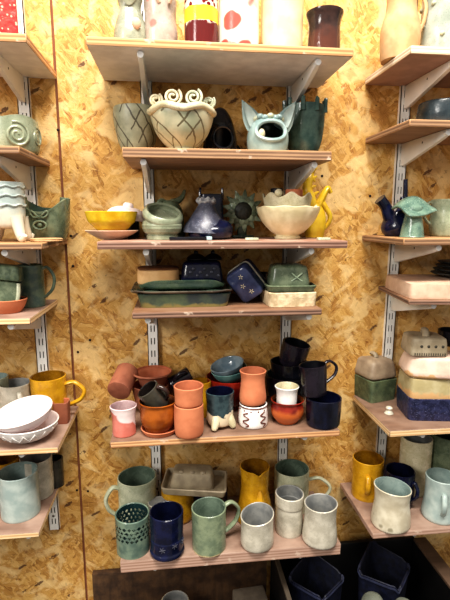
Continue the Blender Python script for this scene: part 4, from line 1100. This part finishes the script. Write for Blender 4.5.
pot('crown_pot', 'dark green crown-shaped pot with modelled eye and rolled corner spouts', 'pot', q, 'moss', 'moss_dark', p=[(.72, 0), (.80, .08), (.92, .45), (1, 1)], n=2.6, seg=64, zf=lambda th, z: .010 * cos(2 * th) * (z / h) ** 3 - (.010 * max(0, -sin(th)) ** 6 if z > h * .85 else 0), parts=crown)
p = P(47, 235, -.14); b = MB(); rr_ = 15 * mpp(p); b.lathe(smooth_prof([(.0004, 0), (rr_ * .95, 0), (rr_, .003), (rr_ * .95, .006), (.0004, .006)], 2), 40)
tag(b.build('clay_disc', G['tan_clay'], None, (p.x, -.145, SH['l3']['z'] + .0004)), 'flat raw clay disc lying in front of the green crown-shaped pot', 'disc')
# L4
z = SH['l4']['z'] + .0004
q = pl('l4', 8, 36, 299, d=.148)
pot('bowl', 'terracotta bowl holding a tilted green box at the left edge', 'bowl', q, 'terracotta', 'terracotta_in', p=[(.62, 0), (.66, .06), (.86, .5), (1, 1)])
hb = P(6, 264, -.14).z - q['z'] - .012
t_ = thing('box', 'grey-green clay box with textured lid tilted inside the terracotta bowl', 'box', (q['x'] - .008, q['y'], q['z'] + .012), (radians(-3), radians(9), radians(8)))
block(.026, .022, hb * .62, 6, .15, -.04).build('base', G['moss'], t_)
b = block(.028, .024, hb * .36, 6, .3, .1); b.build('lid', glaze('moss_rough', (112, 126, 98), (80, 96, 76), scale=120, rough=.35, bump=1.0), t_, (0, 0, hb * .64))
b = MB(); b.tube([(.024, -.018, .002), (.027, -.021, hb * .3), (.025, -.019, hb * .6)], .004, 8); b.build('corner_ridge', G['celadon'], t_)
q = pl('l4', 30, 25, 265, d=.085)
G['mottled_green'] = glaze('mottled_green', (108, 124, 104), (76, 96, 88), scale=50, rough=.2, speck=(120, 130, 110))
pot('mug', 'mottled green mug with a tall handle beside the terracotta bowl', 'mug', q, 'mottled_green', 'moss_dark', p=[(.92, 0), (.97, .05), (1, .4), (1, 1)], handle=dict(ang=-8, zh=.90, zl=.24, out=.024, w=.0065, flat=1.5))
# L5
z = SH['l5']['z'] + .0004
q = pl('l5', 27, 60, 421, d=.165)
def zig(th, z): return 0
hL = q['h']; rL = q['r']
def triangles(o, q):
    pts = []
    for k in range(37):
        a = PI2 * k / 36; zz = q['h'] * (.42 if k % 2 else .80); rr_ = q['r'] * (.80 if k % 2 else .965); pts.append((rr_ * cos(a), rr_ * sin(a), zz))
    b = MB(); b.tube(pts[:-1], .0016, 6, closed=True, smooth=0); b.build('zigzag_ridge', G['white'], o)
pot('bowl', 'white bowl with raised zigzag band, lower of the two at left', 'bowl', q, 'white', 'pinkwhite', p=[(.40, 0), (.46, .05), (.70, .28), (.90, .62), (1, 1)], parts=triangles)
WB = [(.40, 0), (.46, .05), (.70, .28), (.90, .62), (1, 1)]
q2 = nested('l5', 27, 57, 409, q, WB, .0035, WB, gap=.011)
pot('bowl', 'white pinkish shallow bowl resting tilted in the zigzag bowl', 'bowl', dict(q2, h=q['h'] * .98), 'pinkwhite', 'pinkwhite', p=[(.40, 0), (.46, .05), (.70, .28), (.90, .62), (1, 1)], rot=(radians(9), radians(-9), 0), loc=q2['loc'] + Vector((0, 0, .008)))
q = pl('l5', 48, 34, 376, d=.062)
pot('mug', 'mustard yellow mug with a big round handle behind the white bowls', 'mug', q, 'mustard', 'mustard_in', p=[(.86, 0), (.92, .06), (.97, .5), (1, 1)], handle=dict(ang=-6, zh=.80, zl=.30, out=.042, w=.010, flat=1.2))
q = pl('l5', 15, 30, 383, d=.064)
pot('mug', 'pale beige mug left of the mustard yellow mug', 'mug', q, 'cream_grey', 'cream_in', p=[(.88, 0), (.95, .06), (1, .5), (1, 1)], handle=dict(ang=-60, zh=.80, zl=.30, out=.014, w=.008, flat=1.4))
q = pl('l5', -6, 26, 377, d=.045)
pot('mug', 'greyish mug at the left edge behind the pale beige mug', 'mug', q, 'celadon', 'celadon_in')
q = pl('l5', 62, 15, 401, 424)
b = MB(); b.vessel(prof([(.86, 0), (.94, .1), (1, 1)], q['r'], q['h']), .003, 48, 5); tag(b.build('flower_pot', [G['terracotta_dark'], G['terracotta_in']], None, q['loc']), 'small square terracotta pot at the right of the white bowls', 'flower pot')
# L6
z = SH['l6']['z'] + .0004
q = pl('l6', 20, 37.5, 471, 522)
pot('mug', 'pale blue-grey mug at the front of the lowest left shelf', 'mug', q, 'ice', 'celadon_in', p=[(.93, 0), (.98, .04), (.98, .4), (1, 1)], handle=dict(ang=190, zh=.72, zl=.30, out=.020, w=.008, flat=1.5))
q = pl('l6', 36, 30, 457, d=.072)
pot('mug', 'beige-grey mug behind the pale blue-grey mug', 'mug', q, 'cream_grey', 'cream_in')
q = pl('l6', 55, 15, 458, d=.04)
pot('cup', 'narrow dark cup at the right end of the lowest left shelf', 'cup', q, 'umber_green', 'brown_in')
q = pl('l6', 4, 27, 459, d=.06)
pot('cup', 'ochre brown cup at the back of the lowest left shelf', 'cup', q, 'mustard', 'mustard_in')

# ================================================================== right-hand shelves
# R1
q = pl('r1', 403, 38, -12, d=.12); r, h = q['r'], q['h']
pot('jug', 'pale tan clay jug with narrow neck and looped handle', 'jug', q, 'tan_clay', 'pink_clay', p=[(.92, 0), (1.0, .15), (1.02, .36), (.94, .52), (.80, .66), (.76, .82), (.86, 1)], wob=.03, handle=dict(ang=-18, zh=.88, zl=.40, out=.008, w=.007, flat=1.4))
q = pl('r1', 447, 45, -12, d=.12); r, h = q['r'], q['h']
def studs(o, q):
    for k in range(14):
        th = radians(-175 + 26 * k); zz = (.30, .72)[k % 2] if k % 3 else .46
        b = MB(); b.ball((0, 0, 0), .0052, 12, sc=(1, 1, 1)); b.build('round_stud', G['celadon'], o, (r * .985 * cos(th), r * .985 * sin(th), h * zz))
glaze('galvanised_grey', (176, 180, 168), (140, 148, 136), scale=26, rough=.3, speck=(110, 112, 100)); G['galvanised_grey'] = MATS['galvanised_grey']
pot('vase', 'silvery grey-green vase studded with round bumps at the top right corner', 'vase', q, 'galvanised_grey', 'moss_dark', p=[(.95, 0), (1, .04), (1, .5), (.97, 1)], parts=studs)
# R2
G['slate_teal'] = glaze('slate_teal', (56, 68, 74), (36, 46, 52), rough=.25)
q = pl('r2', 444, 50, 104, d=.12)
pot('bowl', 'dark blue-grey bowl with rolled rim on the small right shelf', 'bowl', q, 'slate_teal', 'ink_in', p=[(.80, 0), (.92, .15), (1, .5), (.98, .85), (.95, 1)])
# R3 navy bird jug, mushroom, green pot
zs = SH['r3']['z'] + .0004
q = pl('r3', 398, 30, 214, d=.085); r, h = q['r'], q['h']
t_ = thing('bird_jug', 'dark navy bird-shaped jug with pointed beak spout behind the clay mushroom', 'jug', q['loc'])
b = MB(); b.vessel([(r * .72, 0), (r * .96, h * .18), (r * 1.05, h * .45), (r * .86, h * .85), (r * .7, h * 1.1)], .004, 40, wob=.02); b.build('body', [G['navy'], G['navy_in']], t_)
b = MB(); b.tube([(-r * .35, 0, h * .55), (-r * .72, -.004, h * 1.0), (-r * 1.0, -.006, h * 1.35), (-r * 1.42, -.006, h * 1.66)], lambda t: .0180 - .010 * t + .006 * t ** 4, 12, flat=1.0); b.build('beak_spout', G['navy'], t_)
b = MB(); b.tube([(-r * .2, -.01, h * .9), (r * .05, -.012, h * 1.35), (r * .1, -.008, h * 1.75)], lambda t: .010 * (1 - .5 * t), 10); b.build('neck_fold', G['cobalt'], t_)
b = MB(); b.tube([(r * .5, .006, h * .9), (r * .52, .006, h * 1.7), (r * .45, .006, h * 2.55)], lambda t: .0065 * (1 - .25 * t), 10); b.build('tail_post', G['navy'], t_)
q = pl('r3', 414, 23, 207, d=.150); r, h = q['r'], q['h']
t_ = thing('clay_mushroom', 'teal clay mushroom with a wavy folded square cap', 'ornament', q['loc'])
b = MB(); b.lathe(smooth_prof([(.0004, 0), (r, 0), (r * 1.02, h * .06), (r * .88, h * .4), (r * .72, h * .75), (r * .74, h), (.0004, h)], 4), 36, wob=.02)
G['verdigris'] = glaze('verdigris', (112, 136, 120), (78, 104, 94), scale=40, rough=.18, speck=(180, 200, 180))
b.build('stem', G['verdigris'], t_)
b = MB(); N = 17; W_ = .063; T_ = []
for i in range(N):
    row = []
    for j in range(N):
        u, v = i / (N - 1) * 2 - 1, j / (N - 1) * 2 - 1
        rr_ = math.sqrt(u * u + v * v); uu = u * (1 - .12 * v * v); vv = v * (1 - .12 * u * u)
        zz = h + .014 - .012 * rr_ ** 1.5 + .006 * sin(2.2 * u + 1.3 * v) + .004 * sin(3 * v - u)
        row.append(Vector((uu * W_ * .62 - vv * .010, vv * W_ * .55 + uu * .012, zz)))
    T_.append(row)
b.rings(T_, 0, False); 
o = b.build('cap', G['verdigris'], t_); o.rotation_euler = (radians(20), radians(4), 0); o.location = (0, h * math.sin(radians(20)) + .004, h - h * cos(radians(20)) + .001); md = o.modifiers.new('thickness', 'SOLIDIFY'); md.thickness = .005; md.offset = -1
q = pl('r3', 448, 32, 200, d=.10)
pot('jug', 'olive green jug at the right edge beside the clay mushroom', 'jug', q, 'sage', 'moss_dark', p=[(.82, 0), (.92, .06), (1.02, .35), (.94, .75), (1, 1)], handle=dict(ang=172, zh=.88, zl=.35, out=.016, w=.007, flat=1.5))
# R4 clay slab with dark plates
zs = SH['r4']['z'] + .0004
A_ = P(409.5, 297, -.208); hS = P(409.5, 284, -.205).z - zs
R4 = radians(-8); ex = Vector((cos(R4), sin(R4), 0)); ey = Vector((-sin(R4), cos(R4), 0))
ct = Vector((A_.x, A_.y, zs)) + ex * .078 + ey * .094
t_ = thing('clay_slab', 'thick pale pinkish clay slab lying on the right shelf', 'slab', ct, (0, 0, R4))
block(.075, .088, hS, 14, .12, .02).build('slab', G['pink_clay'], t_)
zz = zs + hS + .0006
for k in range(4):
    p = P(458, 275, -.10); rr_ = .062 - .003 * k
    b = MB(); b.vessel([(rr_ * .55, 0), (rr_ * .62, .002), (rr_ * .9, .006), (rr_, .0095)], .003, 48)
    tag(b.build('plate', [glaze('slate_plate', (66, 70, 68), (44, 48, 50), rough=.25), G['stone_dark']], None, (p.x + .004 * k, -.100 + .003 * k, zz + k * .0085)), ('dark slate plate, lowest of the stack on the clay slab', 'dark slate plate, second from the bottom of the stack on the clay slab', 'dark slate plate, second from the top of the stack on the clay slab', 'dark slate plate, topmost of the stack on the clay slab')[k], 'plate', 'slate plates on the clay slab')
# R5
G['moss_deep'] = glaze('moss_deep', (100, 112, 84), (74, 86, 66), scale=45)
zs = SH['r5']['z'] + .0004
A_ = S(371, 404, zs); B_ = S(398, 400, zs); C_ = S(353, 384, zs)
ux = Vector((B_.x - A_.x, B_.y - A_.y, 0)); ang = math.atan2(ux.y, ux.x) + radians(4); wx = ux.length
uy = Vector((-sin(ang), cos(ang), 0)); dpt = .104
ctr = A_ + Vector((cos(ang), sin(ang), 0)) * wx / 2 + uy * dpt / 2
hB = P(371, 383, A_.y).z - zs
t_ = thing('butter_dish', 'dark green butter dish with a domed grey-brown lid', 'butter dish', (ctr.x, ctr.y, zs), (0, 0, ang))
b = MB(); b.vessel([(wx / 2 * .97, 0), (wx / 2, hB * .5), (wx / 2 * 1.03, hB)], .005, 56, 12, (dpt - wx) / 2, 0, 1); b.build('base', [G['moss_deep'], G['moss_dark']], t_)
hl = P(375, 361, A_.y + .02).z - zs - hB - .002
ld = block(wx / 2 * 1.04, dpt / 2 * 1.0, hl, 7, .34, .12).build('lid', glaze('warm_grey_clay', (164, 146, 124), (140, 122, 102), rough=.5), t_, (0, 0, hB + .0022))
b = MB(); b.tube([(0, -.014, 0), (0, -.008, .008), (0, .008, .008), (0, .014, 0)], .005, 10, flat=1.3); b.build('handle', G['stone'], ld, (0, 0, hl - .0005))
# the tall stack: navy dish, tan lid, loaf-shaped lid, dotted lid
A_ = S(408, 421, zs); yb = A_.y
X = [A_.x]; 
def layer(pxl, pyt, z): 
    p = P(pxl, pyt, yb + .006); return p.x, p.z - z
z = zs
xl, hh = layer(406.5, 398.5, z); D_ = .050; W_ = .064
RS = radians(-9); ex = Vector((cos(RS), sin(RS), 0)); ey = Vector((-sin(RS), cos(RS), 0))
def stack_at(half_w, half_d, z, shift=0.0):
    return Vector((A_.x, A_.y, z)) + ex * (W_ + shift) + ey * D_
b = MB(); b.vessel([(W_ * .96, 0), (W_ * .99, hh * .5), (W_, hh)], .006, 60, 10, D_ - W_, 0, 1)
glaze('navy_relief', (44, 48, 82), (24, 28, 56), scale=90, rough=.3, bump=1.0, speck=(120, 126, 160)); G['navy_relief'] = MATS['navy_relief']
tag(b.build('dish', [G['navy_relief'], G['navy_in']], None, stack_at(0, 0, z), (0, 0, RS)), 'navy blue textured dish lowest in the tall stack of dishes', 'dish')
z += hh + .001
x2, h2 = layer(411, 379, z)
glaze('tan_two_tone', (190, 178, 140), (172, 158, 116), scale=30, rough=.4, low=(206, 166, 118), low_z=.012, low_soft=.006); G['tan_two_tone'] = MATS['tan_two_tone']
b = block(W_ * .99, D_ * .98, h2, 9, .12, .03); tag(b.build('clay_box_or_lid', G['tan_two_tone'], None, stack_at(0, 0, z), (0, 0, RS + radians(1))), 'tan and olive clay lid lying on the navy textured dish', 'box')  # a dish lid, second layer of the stack
z += h2 + .001
x3, h3 = layer(420, 357, z)
b = block(W_ * 1.06, D_ * 1.06, h3, 5, .35, .10, wob=.012, seed=3); tag(b.build('loaf_lid', glaze('blush_clay', (226, 200, 182), (206, 176, 158), scale=22, rough=.5, low=(210, 168, 120), low_z=.006), None, stack_at(0, 0, z, .0), (0, 0, RS - radians(5))), 'creamy pinkish rounded clay loaf-shaped lid, third layer of the tall stack', 'box')  # a rounded dish lid
z += h3 + .001
x4, h4 = layer(412, 339, z)
t_ = thing('clay_box_or_lid', 'grey-green clay lid with punched dots and strap handle topping the tall stack', 'box', stack_at(0, 0, z, -.022), (0, 0, RS))  # a dish lid with dots, top layer of the stack
block(.043, .040, h4, 8, .18, .06).build('cover', G['stone'], t_)
for k in range(4):
    b = MB(); b.ball((0, 0, 0), .0034, 10, sc=(1, .5, 1)); b.build('punched_dot', G['groove'], t_, (-.020 + .016 * k, -.0390, h4 * .55))
for k in range(14):
    b = MB(); b.box((0, 0, 0), (.0016, .002, .006)); b.build('notch', G['groove'], t_, (-.034 + .0052 * k, -.0398, .005))
b = MB(); b.tube([(-.006, -.022, 0), (-.003, -.012, .011), (.003, .012, .011), (.006, .022, 0)], .0055, 10, flat=1.4); b.build('handle', G['stone'], t_, (0, 0, h4 - .001))
q = pl('r5', 389, 8, 406.5, 415)
b = MB(); r, h = q['r'], max(q['h'], .012); b.lathe(smooth_prof([(.0004, 0), (r * 1.1, 0), (r * .9, h * .25), (r * .6, h * .5), (r * .85, h * .8), (r * .5, h), (.0004, h)], 3), 24); tag(b.build('clay_finial', G['cream_grey'], None, q['loc']), 'tiny pale clay knob standing before the stack of dishes', 'knob')
q = pl('r5', 451, 24, 330, z=z, d=.07)
pot('cup', 'black cup at the right edge behind the dotted lid', 'cup', q, 'ink', 'ink_in', p=[(.9, 0), (1, .1), (1, 1)])
# R6
q = pl('r6', 367, 30, 458, 502)
pot('mug', 'mustard yellow mug with its handle facing the room, on the right shelf', 'mug', q, 'mustard', 'mustard_in', p=[(.93, 0), (.98, .05), (1, .5), (1, 1)], handle=dict(ang=-112, zh=.66, zl=.26, out=.016, w=.009, flat=1.5))
q = pl('r6', 391, 36, 486.5, 533)
G['cream_cracked'] = glaze('cream_cracked', (214, 206, 184), (190, 180, 156), scale=30, rough=.35, spots=(150, 142, 120), spot_size=30, spot_th=.17)
pot('cup', 'cream cup with dented sides and bluish inside at the front right', 'cup', q, 'cream_cracked', 'celadon_in', p=[(1.0, 0), (1.06, .05), (1.03, .25), (.93, .6), (.95, .85), (1, 1)], wob=.02, zf=lambda th, z: -.004 * cos(th) if z > q['h'] * .7 else 0)
q = pl('r6', 400, 29, 470, d=.108)
pot('mug', 'dark navy mug behind the dented cream cup', 'mug', q, 'navy', 'navy_in', handle=dict(ang=-55, zh=.75, zl=.28, out=.012, w=.008, flat=1.4))
q = pl('r6', 417, 30, 437, d=.040)
pot('cup', 'tall pale cream cup at the back beside the upright strip', 'cup', q, 'cream', 'cream_in', wob=.012)
q = pl('r6', 440, 31, 476, 524)
pot('mug', 'pale blue-green mug with a handle facing the room, at the right edge', 'mug', q, 'ice', 'celadon_in', p=[(1.04, 0), (1.10, .08), (1.0, .4), (.96, .7), (1, 1)], wob=.01, handle=dict(ang=-112, zh=.68, zl=.26, out=.014, w=.008, flat=1.5))
q = pl('r6', 448, 34, 433, d=.05)
pot('cup', 'large moss green cup at the back right edge', 'cup', q, 'moss', 'moss_dark')

# ================================================================== below the shelves: black bin with navy tubs
BL = plain('black_plastic', (14, 13, 13), .45, 0, .2)
zr = P(358, 541, -.03).z
xl = S(281, 580, zr).x; xr = S(432, 560, zr).x
y0, y1 = -.024, -.60; bz = .02
t_ = thing('storage_bin', 'open black storage bin under the lowest shelves holding navy tubs', 'bin', (0, 0, .0))
Hb = zr
GE = plain('grey_board_edge', (84, 74, 62), .7); RP = wood('raw_plank', (104, 82, 66), (80, 62, 48))
for nm, c, d in (('back_panel', ((xl + xr) / 2, y0 - .006, Hb / 2), (xr - xl, .012, Hb)), ('front_panel', ((xl + xr) / 2, y1 + .006, Hb / 2), (xr - xl, .012, Hb)),
                 ('side_panel', (xl + .006, (y0 + y1) / 2, Hb / 2 - .004), (.012, y0 - y1 - .026, Hb - .008)), ('side_panel', (xr + .010, (y0 + y1) / 2, Hb / 2 - .004), (.032, y0 - y1 - .026, Hb - .008))):
    b = MB(); b.box(c, d, bev=.002); b.build(nm, BL, t_)
for c, d, mt in (((xl + .006, (y0 + y1) / 2, Hb - .003), (.011, y0 - y1 - .026, .009), GE), ((xr + .012, (y0 + y1) / 2, Hb - .003), (.036, y0 - y1 - .026, .009), RP)):
    b = MB(); b.box(c, d, bev=.001); b.build('rim_strip', mt, t_)
b = MB(); b.box(((xl + xr) / 2, (y0 + y1) / 2, Hb - .26), (xr - xl - .026, y0 - y1 - .026, .012)); b.build('shelf_floor', BL, t_)
zf_ = Hb - .2536
DEN = glaze('navy_cloth', (22, 27, 54), (12, 15, 33), scale=60, rough=.6, bump=.5)
DENI = glaze('navy_cloth_inside', (18, 22, 46), (10, 12, 28), scale=60, rough=.7)
def tub(c, half, rotz, h, label, back=1.0):
    b = MB()
    b.vessel([(half * .72, 0), (half * .78, h * .1), (half * .92, h * .6), (half, h)], .004, 64, 9, zf=lambda th, z: (.004 * sin(6 * th) + (.035 * back * max(0, sin(th + pi / 4 - rotz * 0)) ** 2)) * (z / h) ** 3)
    t = thing('fabric_tub', label, 'tub', (c.x, c.y, zf_), (0, 0, rotz)); b.build('tub_body', [DEN, DENI], t)
    b = MB(); pts = []
    for k in range(64):
        th = PI2 * k / 64; cc, ss = cos(th), sin(th); e = 2 / 9
        x = half * 1.0 * abs(cc) ** e * (1 if cc >= 0 else -1); y = half * abs(ss) ** e * (1 if ss >= 0 else -1); pts.append((x, y, h - .006 + (.004 * sin(6 * th) + .035 * back * max(0, sin(th + pi / 4)) ** 2)))
    b.tube(pts, .0028, 6, closed=True, smooth=0); b.build('rim_seam', glaze('navy_seam', (34, 40, 68), (24, 29, 52), rough=.6), t)
zt = zr - .012; 
c1 = S(312, 577, zt); c2 = S(384, 568, zt)
tub(Vector((max(c1.x, xl + .095), c1.y - .0, 0)), .053, radians(40), zt - zf_, 'dark navy angular tub, left one in the black bin', .6)
tub(Vector((c2.x, c2.y, 0)), .054, radians(48), zt - zf_, 'dark navy angular tub, right one in the black bin', .8)
for k, (px, py, w_, lb) in enumerate(((373, 601, 25, 'rounded grey clay form in front of the right navy tub'), (404, 606, 22, 'smaller rounded grey clay form right of the larger one'))):
    p = S(px, py, zr - .02); rr_ = w_ / 2 * mpp(p); hh = zr - .005 - zf_
    b = MB(); b.lathe(smooth_prof([(.0004, 0), (rr_ * 1.0, 0), (rr_ * 1.08, hh * .5), (rr_, hh * .85), (rr_ * .7, hh * .97), (.0004, hh)], 4), 32, wob=.03, seed=k)
    tag(b.build('clay_form', glaze('dull_grey_clay', (112, 116, 104), (88, 92, 82), rough=.6), None, (p.x, max(p.y, y1 + .02 + rr_ * 1.2), zf_)), lb, 'clay form')
# bench left of the bin carrying a cream dish and a grey board
bx0, bx1 = -.45, xl - .012
WD = wood('dark_bench', (70, 50, 36), (50, 36, 26))
t_ = thing('low_bench', 'dark low wooden bench under the middle shelves', 'bench', ((bx0 + bx1) / 2, -.24, 0))
b = MB(); b.box((0, 0, .335), (bx1 - bx0, .40, .03), bev=.003); b.build('bench_top', WD, t_)
for sx in (-1, 1):
    for sy in (-1, 1):
        b = MB(); b.box((sx * ((bx1 - bx0) / 2 - .04), sy * .16, .16), (.045, .045, .32), bev=.003); b.build('leg', WD, t_)
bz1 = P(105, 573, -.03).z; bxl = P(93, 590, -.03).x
b = MB(); b.box(((bxl + bx1) / 2 - (bx0 + bx1) / 2, .24 - .024, (bz1 + .351) / 2), (bx1 - bxl, .016, bz1 - .351), bev=.001); b.build('wall_shade_board', glaze('painted_wall_shade', (88, 62, 38), (58, 38, 22), scale=30, rough=.8, streak=.4), t_)  # added dark board, standing in for shade on the lower wall
p = S(175, 600, .46); 
yj = -.11; pj = P(175, 601.5, yj); rr_ = 14 * mpp(pj); b = MB(); b.vessel(prof([(.8, 0), (.92, .1), (1, .6), (1, 1)], rr_, pj.z - .3504), .004, 40); tag(b.build('jar', [G['cream'], G['cream_in']], None, (pj.x, yj, .3504)), 'cream pot with pale rim standing on the dark bench below the mugs', 'pot')
p = S(258, 597, .44); b = MB(); hb_ = P(255, 592, -.085).z - .3504; b.box((0, 0, hb_ / 2), (.085, .05, hb_), bev=.004)
tag(b.build('clay_brick', G['stone_dark'], None, (P(250, 596, -.09).x, -.09, .3504), (0, 0, radians(4))), 'grey clay block standing on the dark bench beside the bin', 'block')
# ------------------------------------------------------------------ light
scene.view_settings.view_transform = 'Standard'
scene.view_settings.look = 'Medium High Contrast'
scene.view_settings.exposure = 0
w = bpy.data.worlds.new('room_light'); scene.world = w; w.use_nodes = True
nt = w.node_tree; bg = nt.nodes['Background']
tc = nt.nodes.new('ShaderNodeTexCoord'); sp = nt.nodes.new('ShaderNodeSeparateXYZ'); nt.links.new(tc.outputs['Generated'], sp.inputs[0])
mr = nt.nodes.new('ShaderNodeMapRange'); nt.links.new(sp.outputs[2], mr.inputs[0])
mr.inputs[1].default_value = -.5; mr.inputs[2].default_value = .5; mr.inputs[3].default_value = .26; mr.inputs[4].default_value = .55
bg.inputs[0].default_value = (1.0, .94, .86, 1); nt.links.new(mr.outputs[0], bg.inputs[1])
def area(name, loc, target, sx, sy, power, col):
    d = bpy.data.lights.new(name, 'AREA'); d.shape = 'RECTANGLE'; d.size = sx; d.size_y = sy; d.energy = power; d.color = col
    o = bpy.data.objects.new(name, d); COL.objects.link(o); o.location = loc
    o.rotation_euler = (Vector(target) - Vector(loc)).to_track_quat('-Z', 'Y').to_euler()
area('ceiling_light', (.15, -1.2, 3.25), (.1, 0, 1.5), 1.3, .5, 92, (1, .95, .87))
area('window_light', (-1.5, -1.7, 2.3), (.1, 0, 1.3), .5, .9, 30, (1, .96, .90))
